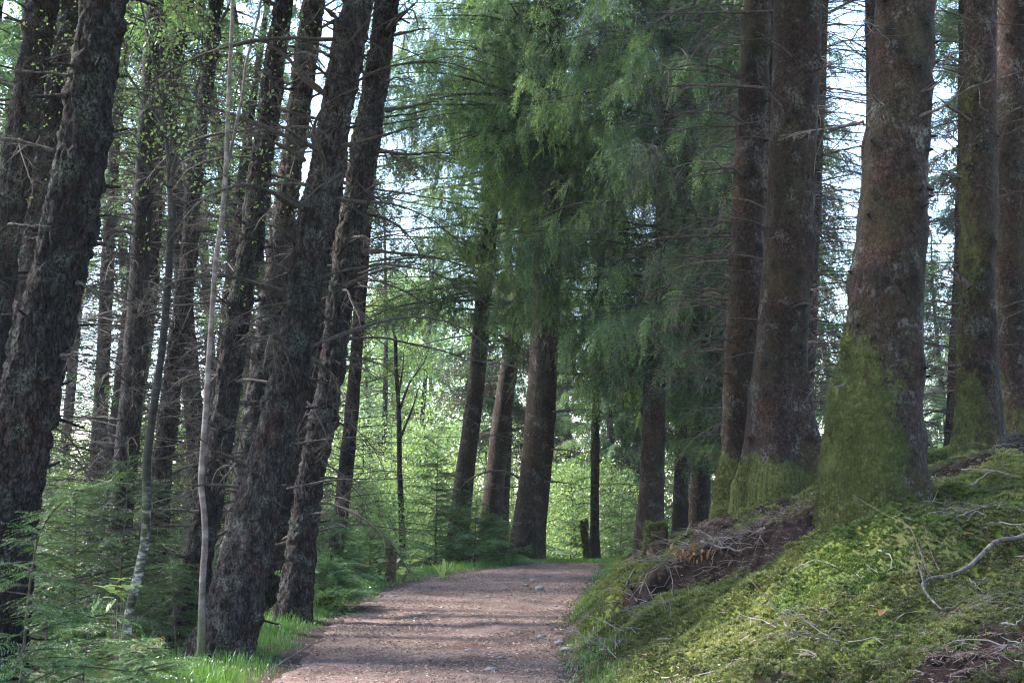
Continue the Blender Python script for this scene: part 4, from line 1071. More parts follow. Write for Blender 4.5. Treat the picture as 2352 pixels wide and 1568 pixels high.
GLf, GCf, GRf, GBf = 'trees crowded behind the leaning pines', 'sunlit broadleaf trees in the gap beyond the path', 'spruces crowded behind the bank', 'trees closing the view far away'
g = np.random.default_rng(15)
pts = []
def spaced(px, d, m):
    x = (px - CX) / F * d
    if all((x - q[0]) ** 2 + (d - q[1]) ** 2 > m * m for q in pts):
        pts.append((x, d)); return True
    return False
LFAR = {'F7': 'bare trunked larch bristling with dead twigs, among the trees behind the leaning pines', 'F2': 'dim spruce with bare dead lower boughs, among the trees behind the leaning pines', 'F3': 'pale green larch with bare lower twigs, among the trees behind the leaning pines'}
nL = 0
for k in range(600):
    px, d = g.uniform(-150, 800), g.uniform(18, 36)
    if d < 24 and px > 300: continue
    if spaced(px, d, 2.2):
        key = 'F7' if g.random() < 0.72 else 'F3'
        farp(key, px, d, LFAR[key], 'tree', GLf, g.uniform(0.8, 1.1)); nL += 1
    if nL >= 19: break
for px, d, key, s in [(110, 40, 'F3', 0.85), (270, 44, 'F3', 0.95), (480, 42, 'F3', 0.9), (40, 46, 'F5', 1.0), (150, 52, 'F3', 0.55), (250, 48, 'F5', 0.9), (330, 56, 'F4', 0.8), (430, 50, 'F3', 0.6), (520, 58, 'F4', 0.85), (600, 50, 'F5', 0.9), (90, 62, 'F4', 0.9), (660, 52, 'F3', 0.5), (380, 44, 'F6', 1.3), (200, 42, 'F6', 1.4), (560, 43, 'F6', 1.3), (300, 66, 'F3', 0.7)]:
    farp(key, px, d, {'F3': 'short pale larch out in the bright clearing behind the leaning pines', 'F4': 'birch out in the bright clearing behind the leaning pines', 'F5': 'low birch out in the bright clearing behind the leaning pines', 'F6': 'leafy shrub out in the bright clearing behind the leaning pines'}[key],
         'shrub' if key == 'F6' else 'tree', 'trees in the bright clearing', s)
for px, d, key, s, lab in [(870, 58, 'F4', 1.3, 'a'), (800, 60, 'F4', 1.25, 'a'), (940, 62, 'F4', 1.45, 'a'), (1040, 60, 'F4', 1.3, 'a'), (905, 70, 'F4', 1.6, 'a'), (990, 72, 'F4', 1.6, 'a'), (730, 55, 'F5', 1.1, 'b'), (845, 48, 'F5', 0.9, 'b'), (1010, 50, 'F5', 1.0, 'b'), (930, 52, 'F5', 0.85, 'b'), (1100, 47, 'F5', 0.9, 'b'),
                           (640, 58, 'F4', 1.0, 'a'), (1190, 60, 'F4', 1.1, 'a')]:
    farp(key, px, d, {'a': 'tall bright green birch standing in the sunlit gap left of the path end', 'b': 'low bright birch at the foot of the sunlit gap left of the path end'}[lab], 'tree', GCf, s)
for px, d, s in [(790, 36, 1.1), (850, 40, 1.2), (915, 38, 1.0), (980, 42, 1.2), (760, 30, 0.8), (1060, 40, 1.1), (820, 31, 0.75), (880, 33, 0.9), (1290, 44, 1.3), (1330, 38, 1.0), (1400, 42, 1.2), (1340, 52, 1.8), (1420, 56, 2.0), (1500, 54, 1.9), (1270, 58, 1.9), (1590, 58, 2.0), (1230, 50, 1.6)]:
    farp('F6', px, d, 'sunlit green shrub between the pines and the path end' if px < 1200 else 'pale green shrub behind the crest right of the stout spruce', 'shrub', 'shrubs beyond the path', s)
RFAR = {'F3': 'pale larch far off in the gap behind the massive spruce', 'F1': 'green spruce with foliage down to the ground, in the dense wood behind the bank', 'F2': 'spruce with bare dead lower boughs, in the dense wood behind the bank'}
nR = 0
for k in range(900):
    px, d = g.uniform(1290, 2700), g.uniform(27, 58)
    if px > 1800 and d < 24: continue
    if px < 1480 and d < 40: continue
    if px > 1850 and g.random() < 0.8: continue
    if px < 1750 and g.random() < 0.6: continue
    if spaced(px, d, 3.2):
        key = 'F1' if g.random() < (0.6 if px < 1850 else 0.4) else 'F2'
        farp(key, px, d, RFAR[key], 'tree', GRf, g.uniform(0.8, 1.1) * (1 if px < 1850 else 0.8)); nR += 1
    if nR >= 15: break
for px, d in [(1800, 18.6), (2050, 18.2), (1775, 22.5)]:
    farp('F7', px, d, 'trunk hidden behind the nearer spruces, its bare dead twigs showing in the gaps between them', 'tree', GRf, 1.0, math.pi / 2)
for k_, (px, d) in enumerate([(80, 31), (185, 34), (285, 30), (390, 35), (470, 31), (560, 36)]):
    farp('F6', px, d, 'shaded leafy shrub low among the trees behind the leaning pines', 'shrub', 'shrubs under the trees behind the leaning pines', 1.4)
for px, d, key, s in [(1905, 56, 'F1', 0.5), (2000, 60, 'F1', 0.5), (2180, 58, 'F1', 0.5), (1945, 70, 'F3', 0.7), (2140, 72, 'F3', 0.65)]:
    farp(key, px, d, RFAR[key], 'tree', GRf, s)
for px, d, key in [(1240, 52, 'F2'), (1330, 54, 'F1'), (1430, 50, 'F2'), (1150, 41, 'F2'), (875, 52, 'F7'), (930, 58, 'F7')]:
    farp(key, px, d, 'shaded green spruce behind the stout spruce at the path end', 'tree', 'spruces behind the path end', 0.95)
for k in range(26):
    px = -300 + 3000 * (k + g.random()) / 26; d = g.uniform(78, 105)
    key = g.choice(['F4', 'F4', 'F3']) if px < 1250 else g.choice(['F1', 'F3'])
    farp(str(key), px, d, {'F1': 'distant spruce closing the view beyond the wood', 'F4': 'distant birch closing the view beyond the gap', 'F3': 'distant pale larch closing the view beyond the pines'}[str(key)], 'tree', GBf, g.uniform(0.4, 0.6) if px < 1000 else g.uniform(0.5, 0.75))

# trees standing round the camera, outside the picture: their shade falls into it
mbp = empty('spruce_tree', (0, 0, 0)); axp = proto_trunk(mbp, 17, 0.2, BARK_FAR, 12); mb = MB()
conifer_crown(mb, axp, 6.0, 16.8, 2.9, 70, np.random.default_rng(3), T=SPR_C, n_spr=36, s_len=0.75, hang=0.6, tint=(-0.1, 0.3), tip=0.2, prof=pf)
mb.build('crown', [NEEDLE, DEADW], mbp, smooth=False, shift=np.zeros(3)); PROTO['F0'] = mbp
for x, y in [(-3.2, 3.5), (-5.5, 6.5), (-2.8, -2), (-6.5, 0.5), (2.6, 2.0), (5.2, 5.5), (3.4, -3), (6.8, 0), (0.5, -6), (-4, -7), (4.5, -8), (-8.5, 9), (-9, 14), (7.5, 9), (8.5, 13), (-1, -11), (-7, -4)]:
    far('F0', x, y, 'spruce standing beside the camera, outside the picture', 'tree', 'trees around the camera', 1.0)

# ------------------------------------------------------------------ young conifers
def sapling(name, label, stem, d, nb, rad, T_, s_len, tint, tip, seed, r0=0.02, hang=0.15, elev=(0.0, 0.5), n_spr=26, droop=0.07, mats=None, z_lo=0.06, dy=0.0, prof=None, group='young conifers below the pines'):
    g = np.random.default_rng(seed)
    K = np.array([W(p[0], p[1], d + dy * i) for i, p in enumerate(stem)])          # foot first
    gzb = gz(K[0][0], K[0][1], False)
    if K[0][2] > gzb: K = np.vstack([[K[0][0], K[0][1], gzb - 0.1], K])
    n = 40; P_ = catmull(np.concatenate([[0], np.cumsum(np.linalg.norm(np.diff(K, axis=0), axis=1))]), K, np.linspace(0, np.linalg.norm(np.diff(K, axis=0), axis=1).sum(), n))
    root = empty(name, (K[0][0], K[0][1], max(gzb, K[0][2]))); tag(root, label, 'young conifer', group)
    mb = MB(); mb.tube(P_, np.linspace(r0, 0.003, n), 7); mb.build('trunk', DEADR, root)
    mb = MB(); tot = n - 1
    for k in range(nb):
        f = z_lo + (0.985 - z_lo) * (k + g.random()) / nb
        c = P_[int(f * tot)]
        L = max(0.08, rad * (prof(f) if prof else (1 - f) ** 0.8 + 0.06) * g.uniform(0.7, 1.2))
        bough(mb, c, g.uniform(0, 6.28), L, g.uniform(*elev), droop, g, T_, max(5, int(n_spr * (0.25 + 0.75 * L / rad))), s_len * (0.5 + 0.5 * L / rad), hang, tint + g.normal(0, 0.1), tip, 0, 1, 0.004 + 0.004 * L)
    # leading shoot
    f = np.linspace(0.8, 1, 14); i_ = (f * tot).astype(int); O = P_[i_]
    tgs = nrm(np.gradient(P_, axis=0))[i_]
    place(mb, T_[0], O, tgs + g.normal(0, 0.5, (14, 3)), g.normal(0, 1, (14, 3)) + np.array([0, 0, 1.0]), s_len * 0.45 * np.ones(14), np.full(14, tint + tip))
    mb.build('crown', list(mats or (HEML, DEADW)), root, smooth=False)
    return root
fl = dict(hang=0.08, elev=(-0.1, 0.25), droop=0.06)
sapling('hemlock_sapling', 'nearest hemlock sapling in the bottom left corner, its tip arching over to the right', [(35, 1640), (50, 1540), (62, 1400), (75, 1300), (95, 1215), (130, 1165), (180, 1130), (262, 1106)], 8, 62, 0.95, SPR_N, 0.30, 0.3, 0.45, 1, 0.012, n_spr=34, prof=lambda f: 0.12 + 0.95 * max(0, 0.75 - f) ** 0.9, **fl)
sapling('hemlock_sapling', 'bushy dark hemlock sapling beside the white birch foot', [(262, 1500), (272, 1380), (281, 1260), (290, 1150), (295, 1035)], 13, 70, 0.95, SPR_N, 0.34, -0.15, 0.3, 2, 0.016, n_spr=36, **fl)
sapling('hemlock_sapling', 'low spreading hemlock in front of the white birch foot', [(180, 1640), (190, 1560), (200, 1480), (215, 1400)], 9.5, 28, 0.9, SPR_N, 0.32, 0.05, 0.4, 3, 0.011, n_spr=34, **fl)
sapling('hemlock_sapling', 'small hemlock between the birch foot and the slim sapling', [(405, 1520), (402, 1440), (398, 1360), (396, 1290)], 12.6, 30, 0.75, SPR_N, 0.3, -0.05, 0.4, 4, 0.010, n_spr=30, **fl)
sapling('hemlock_sapling', 'low hemlock at the bottom edge next to the verge grass', [(320, 1640), (325, 1590), (330, 1530), (340, 1480)], 8.8, 34, 0.7, SPR_N, 0.28, 0.15, 0.45, 5, 0.009, n_spr=30, **fl)
sapling('hemlock_sapling', 'hemlock sapling crowding the foot of the thick lichened pine', [(110, 1640), (105, 1500), (110, 1400), (118, 1310)], 10.5, 26, 0.8, SPR_N, 0.3, -0.15, 0.35, 6, 0.011, n_spr=32, **fl)
sapling('young_spruce', 'teal young conifer at the centre, left of the path end', [(1000, 1300), (1001, 1230), (1003, 1150), (1006, 1035)], 27, 80, 1.3, SPR_F, 0.42, -0.02, 0.3, 7, 0.025, n_spr=30, hang=0.15, elev=(0.0, 0.4), group='young conifers near the path end')
for q, (lab, px, py0, py1, d, rad, sd) in enumerate([('bright young conifer filling the gap right of the teal one', 1090, 1290, 1150, 26, 1.1, 8), ('young conifer just right of the leaning pines, above the verge', 762, 1390, 1180, 20, 0.8, 9), ('low young conifer behind the leafy plants on the verge', 848, 1350, 1190, 24, 0.9, 10),
                                                    ('small young conifer beside the foot of the rightmost leaning pine', 745, 1420, 1290, 16, 0.7, 11), ('young conifer left of the stout spruce at the path end', 1140, 1290, 1190, 29, 1.2, 12), ('pale young conifer in the shade right of the stout spruce', 1310, 1290, 1180, 34, 1.3, 13), ('young conifer in the shade between the thin trunk and the bank', 1425, 1290, 1130, 33, 1.4, 14),
                                                    ('dark young conifer in the hollow behind the slim pale sapling', 480, 1450, 1250, 18, 1.2, 15), ('dark young conifer behind the foot of the largest leaning pine', 590, 1430, 1240, 20, 1.2, 16),
                                                    ('dark bushy young conifer between the lichened pine and the birch, farther back', 170, 1460, 1120, 17, 1.5, 17), ('broad dark young conifer behind the white birch foot', 345, 1460, 1150, 19, 1.6, 18), ('dark young conifer deep in the shade left of the slim sapling', 430, 1450, 1180, 22, 1.6, 19), ('low dark conifer in the far left undergrowth', 60, 1480, 1230, 16, 1.3, 20)]):
    sapling('young_spruce', lab, [(px, py0), (px + 2, (py0 + py1) / 2), (px + 5, py1)], d, 52 if sd < 17 else 80, rad, SPR_F, 0.42, 0.1 if sd < 15 else -0.25, 0.4 if sd < 15 else 0.25, sd, 0.018, n_spr=26, hang=0.15, group='young conifers near the path end')

# ------------------------------------------------------------------ moss, grass and litter (uncountable)
g = np.random.default_rng(21)
def surf_pts(n, x0, x1, y0, y1, dens):
    x = g.uniform(x0, x1, n); y = y0 * (y1 / y0) ** g.random(n)
    k = g.random(n) < dens(x, y)
    return x[k], y[k]
# sprigs of moss: six pointed leaflets each
Vs, Qs, ts = [], [], []
for k in range(6):
    a = k * math.pi / 3 + 0.3; e = 0.55 if k % 2 else 0.9
    dr = np.array([math.cos(a) * math.cos(e), math.sin(a) * math.cos(e), math.sin(e)]); s_ = np.array([-math.sin(a), math.cos(a), 0]) * 0.2
    i0 = len(Vs); Vs += [s_ * 0.3 * 0, dr * 0.5 + s_, dr, dr * 0.5 - s_]; Qs.append((i0, i0 + 1, i0 + 2, i0 + 3)); ts += [-0.5, 0.0, 0.35, 0.0]
MOSS_T = (np.array(Vs), np.array(Qs), np.array(ts))
def md(x, y):
    m = moss_mask(x, y) * (1 - soil_mask(x, y)) * (x - np.interp(y, *XR) > -0.1)
    return m * np.clip((9.0 / y), 0.25, 1.0)
x, y = surf_pts(300000, -0.2, 5.4, 5.2, 19, md)
z = gz(x, y)
p = np.stack([x, y, z + 0.004], -1)
q = np.stack([x, y, 0 * x], -1)
tn = (fbm(q * 1.3, 3, 90) - 0.5) * 2.2 + (fbm(q * 7, 2, 91) - 0.5) * 1.3 + g.normal(0, 0.12, len(x)) + 0.05
MC = G(1990, 1265)
k_ = np.exp(-(((x - MC[0]) / 0.72) ** 2 + ((y - MC[1]) / 0.6) ** 2)) + 0.15 * (fbm(q * 3, 2, 92) - 0.5) > 0.5
mb = MB()
def sprigs(s_): place(mb, MOSS_T, p[s_], g.normal(0, 1, (s_.sum(), 3)) * np.array([1, 1, 0.1]), g.normal(0, 0.35, (s_.sum(), 3)) + np.array([-0.2, -0.1, 1]), g.uniform(0.013, 0.030, s_.sum()) * np.clip(y[s_] / 9, 0.85, 1.6), tn[s_])
sprigs(k_); tag(mb.build('moss_cushion', MOSSG, smooth=False), 'rounded fresh green moss cushion at the foot of the massive spruce', 'moss', None, 'stuff')
mb = MB(); sprigs(~k_)
tag(mb.build('moss', MOSSM, smooth=False), 'yellow green cushions of moss over the bank', 'moss', None, 'stuff')
# shaggy moss on the trunk feet belongs to the trunks
for key in ('R4', 'R5', 'R1', 'R2'):
    T = TREES[key]; k = np.where((T.ms ** 1.3 * (0.4 + 1.2 * fbm(T.Q * np.array([8, 8, 5]), 3, 97)) > 0.12 + 0.8 * g.random(len(T.ms))) & (T.D[:, 1] < 0.35))[0]
    k = k[g.random(len(k)) < min(1.0, (15000 if key == 'R4' else 5000) / max(len(k), 1))]
    O = T.Q[k]; D = T.D[k]
    X = D * 0.7 + np.array([0, 0, -0.8]) + g.normal(0, 0.4, (len(k), 3))
    tn = (fbm(O * np.array([9, 9, 4]), 3, 95) - 0.5) * 2.4 - 0.45
    mb = MB(); place(mb, MOSS_T, O, X, D + g.normal(0, 0.3, (len(k), 3)), g.uniform(0.009, 0.022, len(k)), tn)
    mb.build('moss', MOSSM, T.root, smooth=False)

def blades(mb, x, y, z, h, wd, tint, lean=0.5):
    n = len(x); az = g.uniform(0, 6.28, n); L = g.uniform(0.1, 1.0, n) * lean
    d = np.stack([np.cos(az), np.sin(az), 0 * az], -1); s_ = np.stack([-np.sin(az), np.cos(az), 0 * az], -1)
    # blade sides face about the sun and about the viewer at random
    b = np.stack([x, y, z], -1); up = np.array([0, 0, 1.0])
    m1 = b + up * (h * 0.55)[:, None] + d * (h * L * 0.35)[:, None]; m2 = b + up * (h * (1 - 0.35 * L))[:, None] + d * (h * L)[:, None]
    V = np.stack([b - s_ * wd[:, None], b + s_ * wd[:, None], m1 + s_ * wd[:, None] * 0.8, m1 - s_ * wd[:, None] * 0.8, m2], 1).reshape(-1, 3)
    i0 = np.arange(n) * 5
    mb.add(V, np.stack([i0, i0 + 1, i0 + 2, i0 + 3], -1), 0, np.repeat(tint, 5)); mb.n -= len(V); mb.add(V[:0], np.zeros((0, 3), int)); mb.n += len(V)
    mb.F.append((np.stack([i0 + 3, i0 + 2, i0 + 4], -1) + mb.n - len(V), 0))
def gd(x, y):
    sl = np.interp(y, *XL) - x; q = np.stack([x, y, 0 * x], -1)
    return sstep(-0.05, 0.2, sl + (fbm(q * 3, 3, 33) - 0.5) * 0.5) * (1 - sstep(0.55, 1.3, sl)) * (0.35 + 0.65 * sstep(0.42, 0.62, fbm(q * 2.4, 3, 34)))
x, y = surf_pts(230000, -4.2, 1.2, 6.5, 29, gd)
sl = np.interp(y, *XL) - x
h = g.uniform(0.03, 0.13, len(x)) * (0.35 + 1.1 * fbm(np.stack([x, y, 0 * x], -1) * 4, 2, 37)) * (0.5 + 0.9 * sstep(0.0, 0.5, sl)); q = np.stack([x, y, 0 * x], -1)
mb = MB(); blades(mb, x, y, gz(x, y) - 0.005, h, g.uniform(0.002, 0.0042, len(x)) * np.clip(y / 10, 0.8, 2), (fbm(q * 1.2, 3, 35) - 0.2) * 1.2 + g.normal(0, 0.15, len(x)))
x2, y2 = surf_pts(26000, -1, 4.5, 26.6, 31, lambda x, y: 0.8 + 0 * x)
blades(mb, x2, y2, gz(x2, y2) - 0.01, g.uniform(0.04, 0.13, len(x2)), g.uniform(0.004, 0.008, len(x2)), 0.35 + g.normal(0, 0.2, len(x2)))
x3, y3 = surf_pts(60000, 0.2, 3.2, 9, 27, lambda x, y: 0.6 * np.exp(-((x - np.interp(y, *XR) - 0.12) / 0.16) ** 2) * (fbm(np.stack([x, y, 0 * x], -1) * 1.5, 3, 36) > 0.47))
blades(mb, x3, y3, gz(x3, y3) - 0.005, g.uniform(0.03, 0.09, len(x3)), g.uniform(0.002, 0.004, len(x3)) * np.clip(y3 / 10, 0.8, 2), 0.2 + g.normal(0, 0.2, len(x3)))
tag(mb.build('grass', GRASSM, smooth=False), 'bright green grass along the edges of the path', 'grass', None, 'stuff')

# brown needles, bark chips and bits of twig strewn over the path and bank
def slivers(mb, x, y, z, L, wd, tint):
    n = len(x); az = g.uniform(0, 6.28, n)
    d = np.stack([np.cos(az), np.sin(az), g.normal(0, 0.25, n)], -1) * L[:, None] / 2; s_ = np.stack([-np.sin(az), np.cos(az), g.normal(0, 0.5, n)], -1) * wd[:, None] / 2
    c = np.stack([x, y, z], -1)
    V = np.stack([c - d, c + s_, c + d, c - s_], 1).reshape(-1, 3); i0 = np.arange(n) * 4
    mb.add(V, np.stack([i0, i0 + 1, i0 + 2, i0 + 3], -1), 0, np.repeat(tint, 4))
x, y = surf_pts(150000, -2.3, 2.2, 7, 28, lambda x, y: sstep(-0.15, 0.2, -off_path(x, y)) * (0.3 + 0.7 * (fbm(np.stack([x, y, 0 * x], -1) * 2.2, 3, 44) > 0.46)))
mb = MB(); slivers(mb, x, y, PATHZ(x, y) + 0.012, g.uniform(0.012, 0.05, len(x)), g.uniform(0.003, 0.009, len(x)), g.normal(0.05, 0.4, len(x)))
x, y = surf_pts(120000, 0.2, 5, 6, 20, lambda x, y: soil_mask(x, y) * 0.7 + 0.05 + 0.3 * sstep(0.5, 0.62, fbm(np.stack([x, y, 0 * x], -1) * 2.1, 3, 46)))
slivers(mb, x, y, gz(x, y) + 0.02 * (1 - soil_mask(x, y)), g.uniform(0.02, 0.09, len(x)), g.uniform(0.003, 0.007, len(x)), g.normal(-0.25, 0.4, len(x)))
tag(mb.build('needle_litter', LITTER, smooth=False), 'reddish needles and bark chips strewn over the path', 'litter', None, 'stuff')
#@@DETAILS
# ------------------------------------------------------------------ stumps and snag
def stump(name, label, px, py, d, w_px, h_px, seed, tilt=0.0, mossy=0.6, jag=0.03, mat=None, sink=0.1):
    g = np.random.default_rng(seed); f = W(px, py, d); r0 = w_px * d / F / 2; H = h_px * d / F
    root = empty(name, f); tag(root, label, 'stump')
    seg, n = 40, 26; a = np.arange(seg) * 2 * math.pi / seg; zz = np.linspace(-sink, H, n)
    prof = r0 * (1 + 0.35 * np.exp(-np.maximum(zz, 0) / (0.25 * H + 0.01)))
    rim = H * (1 + jag * 6 * (fbm(np.stack([np.cos(a) * 2.2, np.sin(a) * 2.2, 0 * a + seed], -1), 3, seed) - 0.5))
    V = []
    for k, z in enumerate(zz):
        q = np.stack([np.cos(a), np.sin(a), np.full(seg, z)], -1)
        rr = prof[k] * (1 + 0.28 * (fbm(np.stack([np.cos(a) * 3.5, np.sin(a) * 3.5, np.full(seg, z * 2)], -1), 3, seed + 1) - 0.5) + 0.10 * (fbm(np.stack([np.cos(a) * 14, np.sin(a) * 14, np.full(seg, z * 3)], -1), 2, seed + 2) - 0.5))
        zc = z * np.where(z > 0, rim / H, 1.0)
        V.append(np.stack([rr * np.cos(a) + tilt * zc, rr * np.sin(a), zc], -1))
    for k, s_ in enumerate((0.8, 0.5, 0.2)):
        V.append(np.stack([prof[-1] * s_ * np.cos(a) + tilt * H, prof[-1] * s_ * np.sin(a), rim - 0.02 * (k + 1) + 0.02 * g.normal(0, 1, seg)], -1))
    V = np.array(V); n = len(V); i = np.arange(n - 1)[:, None] * seg; j = np.arange(seg)[None]; k = (j + 1) % seg
    Q = V.reshape(-1, 3); ang = np.tile(a, n)
    side = sstep(0.42, 0.62, 0.55 * fbm(Q * 9 + 3, 3, seed + 7) + 0.36 * np.cos(ang - 3.0) + 0.55 * (Q[:, 2] > 0.9 * H) + 0.5 * (mossy - 0.6)) * min(1, mossy * 1.5)
    mb = MB(); mb.add(Q + f, np.stack([i + j, i + k, i + seg + k, i + seg + j], -1).reshape(-1, 4), 0, 0.0, side)
    mb.build('wood', mat or STUMPW, root)
    k = np.where(side > 0.3)[0]; k = np.repeat(k, 6); O = Q[k] + f + g.normal(0, 0.012, (len(k), 3))
    D = np.stack([np.cos(ang[k]), np.sin(ang[k]), 0.5 + 0 * k], -1)
    mb = MB(); place(mb, MOSS_T, O, g.normal(0, 1, (len(k), 3)), D + g.normal(0, 0.3, (len(k), 3)), g.uniform(0.012, 0.03, len(k)), g.normal(0, 0.4, len(k)))
    if len(k): mb.build('moss', MOSSM, root, smooth=False)
    return root
c = G(1505, 1283)
stump('tree_stump', 'short rotten stump with a moss cap at the edge of the bank', 1507, 1284, c[1], 46, 78, 5, 0.05)
stump('broken_snag', 'leaning broken snag wrapped in moss at the path end', 1352, 1286, 30.5, 14, 78, 8, -0.12, 1.0, 0.12)
stump('broken_stump', 'small splintered brown stump behind the leafy plants on the verge', 895, 1335, 20.5, 22, 62, 9, 0.1, 0.25, 0.12)
c = G(1770, 1560)
stump('branch_stub', 'dark knob of wood poking out of the moss at the bottom edge', 1765, 1600, c[1] - 0.15, 58, 62, 10, 0.0, 0.2, 0.05)

# ------------------------------------------------------------------ big fallen branch and the sticks lying about
rg = np.random.default_rng(31)
def on_ground(px, py, up=0.02):
    p = G(px, py); return np.array([p[0], p[1], gz(p[0], p[1]) + up])
root = empty('fallen_branch', on_ground(2135, 1368)); tag(root, 'long grey fallen branch lying across the moss at the right edge', 'branch')
K = np.array([on_ground(px, py, u) for px, py, u in [(2420, 1215, 0.10), (2352, 1256, 0.08), (2290, 1292, 0.07), (2230, 1325, 0.07), (2180, 1346, 0.06), (2140, 1368, 0.06), (2121, 1390, 0.05), (2135, 1411, 0.03), (2165, 1426, 0.02)]])
P_ = catmull(np.linspace(0, 1, len(K)), K, np.linspace(0, 1, 40)); mb = MB()
rad = np.interp(np.linspace(0, 1, 40), [0, 0.6, 0.75, 1], [0.021, 0.0165, 0.012, 0.006]) * (1 + 0.10 * rg.normal(0, 1, 40))
mb.tube(P_, rad * 0.72, 9, 0, 0.0); mb.build('stem', TWIGM, root)
for px, r0, mt in [([(2136, 1366), (2112, 1325), (2090, 1290), (2040, 1258), (1960, 1228)], 0.006, DEADR), ([(2122, 1386), (2112, 1370), (2098, 1354)], 0.008, DEADR), ([(2122, 1388), (2119, 1370), (2121, 1347)], 0.004, DEADR), ([(2160, 1356), (2140, 1330), (2122, 1272)], 0.0035, DEADR), ([(2330, 1262), (2318, 1258), (2310, 1262)], 0.007, DEADR)]:
    K = np.array([on_ground(a, b, 0.06 + 0.05 * i) for i, (a, b) in enumerate(px)]); b_ = MB()
    add_branch(b_, catmull(np.linspace(0, 1, len(K)), K, np.linspace(0, 1, 12)), r0, rg, 3, 0.12, 0, 0, 5, 0.1); b_.build('side_branch', mt, root)

def stick(label, px, r0, up=0.02, tint=0.5, twigs=3, mat=None, group='fallen sticks', arch=0.0, name='stick'):
    K = np.array([on_ground(a, b, up) for a, b in px]); n = 12
    P_ = catmull(np.linspace(0, 1, len(K)), K, np.linspace(0, 1, n)) if len(K) > 2 else K[0] + (K[1] - K[0]) * np.linspace(0, 1, n)[:, None]
    P_ = P_ + np.array([0, 0, arch]) * np.sin(np.linspace(0, 3.14, n))[:, None] + rg.normal(0, 0.004, (n, 3))
    P_[:, 2] = np.maximum(P_[:, 2], gz(P_[:, 0], P_[:, 1]) + 0.004)
    mb = MB(); add_branch(mb, P_, r0, rg, twigs, 0.14, 0, tint, 6, 0.15)
    o = mb.build(name, mat or TWIGM, None); o.location = (0, 0, 0)
    return tag(o, label, 'stick', group)
stick('thin pale stick on the left verge, sloping down to the bottom edge', [(712, 1492), (660, 1524), (606, 1562)], 0.008, 0.04, 0.4, 1)
stick('long straight stick lying below the twin spruces in the bare soil', [(1610, 1290), (1680, 1283), (1760, 1276)], 0.012, 0.03, 0.1, 2)
stick('short thick upright stick stub beside the moss-capped stump', [(1575, 1256), (1582, 1240), (1590, 1226)], 0.013, 0.10, 0.2, 0, DEADR)
stick('pale bent stick arching over the dark hollow in the bank', [(1520, 1323), (1536, 1340), (1545, 1362), (1543, 1392)], 0.006, 0.06, 0.9, 1, None, 'fallen sticks', 0.05)
stick('pale curled root over the moss below the dark hollow', [(1570, 1376), (1545, 1378), (1518, 1388), (1530, 1402)], 0.005, 0.03, 0.9, 0)
stick('dark straight stick leaning down the bank to the path edge', [(1455, 1325), (1440, 1350), (1425, 1378)], 0.012, 0.05, 0.0, 0, DEADR)
stick('dark stick along the mossy root below the twin spruces', [(1650, 1212), (1620, 1235), (1585, 1262), (1555, 1290)], 0.009, 0.04, 0.0, 3, DEADR)
stick('thin dark stick jutting from the root hole left of the stump', [(1420, 1268), (1440, 1256), (1462, 1248)], 0.010, 0.08, 0.0, 0, DEADR)
stick('bent pale twig on the moss mound below the massive spruce', [(2018, 1278), (2048, 1304), (2046, 1325), (2058, 1332)], 0.005, 0.03, 0.8, 0)
stick('whitish knobbly twig between the mound and the fallen branch', [(1968, 1337), (2020, 1335), (2048, 1346)], 0.005, 0.03, 0.9, 3)
stick('straight greenish twig on the left side of the moss mound', [(1826, 1322), (1870, 1316), (1920, 1316)], 0.005, 0.03, 0.4, 1)
stick('dark thin twig low on the moss below the mound', [(1930, 1400), (1960, 1393), (1990, 1390)], 0.005, 0.03, 0.0, 1, DEADR)
stick('long pale broken twig on the moss near the bottom', [(1800, 1454), (1840, 1470), (1885, 1485)], 0.005, 0.03, 0.8, 3)
stick('long dead weed stalk lying along the bottom of the moss bank', [(1520, 1556), (1600, 1552), (1720, 1549)], 0.005, 0.03, 0.7, 6)
stick('short pale stick beside the dark soil in the bottom right corner', [(2302, 1454), (2330, 1452), (2352, 1452)], 0.007, 0.03, 0.8, 0)
stick('thin straight twig right of the fallen branch', [(2230, 1362), (2262, 1376)], 0.003, 0.04, 0.7, 0)
stick('pale crooked twig right of the massive spruce', [(2230, 1130), (2280, 1112), (2330, 1108)], 0.006, 0.04, 0.9, 3)
stick('bare twig on the slope behind the massive spruce, under the mossy one', [(2210, 1098), (2270, 1107), (2345, 1111)], 0.007, 0.05, 0.6, 3)
stick('splintered pale stick standing by the foot of the right-edge spruce', [(2290, 910), (2298, 930), (2314, 950)], 0.008, 0.12, 1.0, 0)
stick('two-pronged stick on the slope between the massive and the mossy spruce', [(2135, 1140), (2142, 1120), (2150, 1100)], 0.007, 0.05, 0.7, 2)
stick('dark short stick on the path', [(1175, 1452), (1200, 1456), (1222, 1450)], 0.007, 0.01, 0.0, 0, DEADR)
stick('thin dark stick lying across the middle of the path', [(980, 1425), (1010, 1420), (1046, 1421)], 0.006, 0.01, 0.0, 0, DEADR)
stick('splintered bark strip at the left edge of the path', [(895, 1375), (915, 1370), (922, 1362)], 0.010, 0.01, 0.3, 1)
stick('pale branch lying below the birch foot among the hemlocks', [(420, 1435), (330, 1432), (250, 1436), (225, 1428)], 0.009, 0.25, 0.4, 6)
GT = 'dead twigs strewn over the bank'
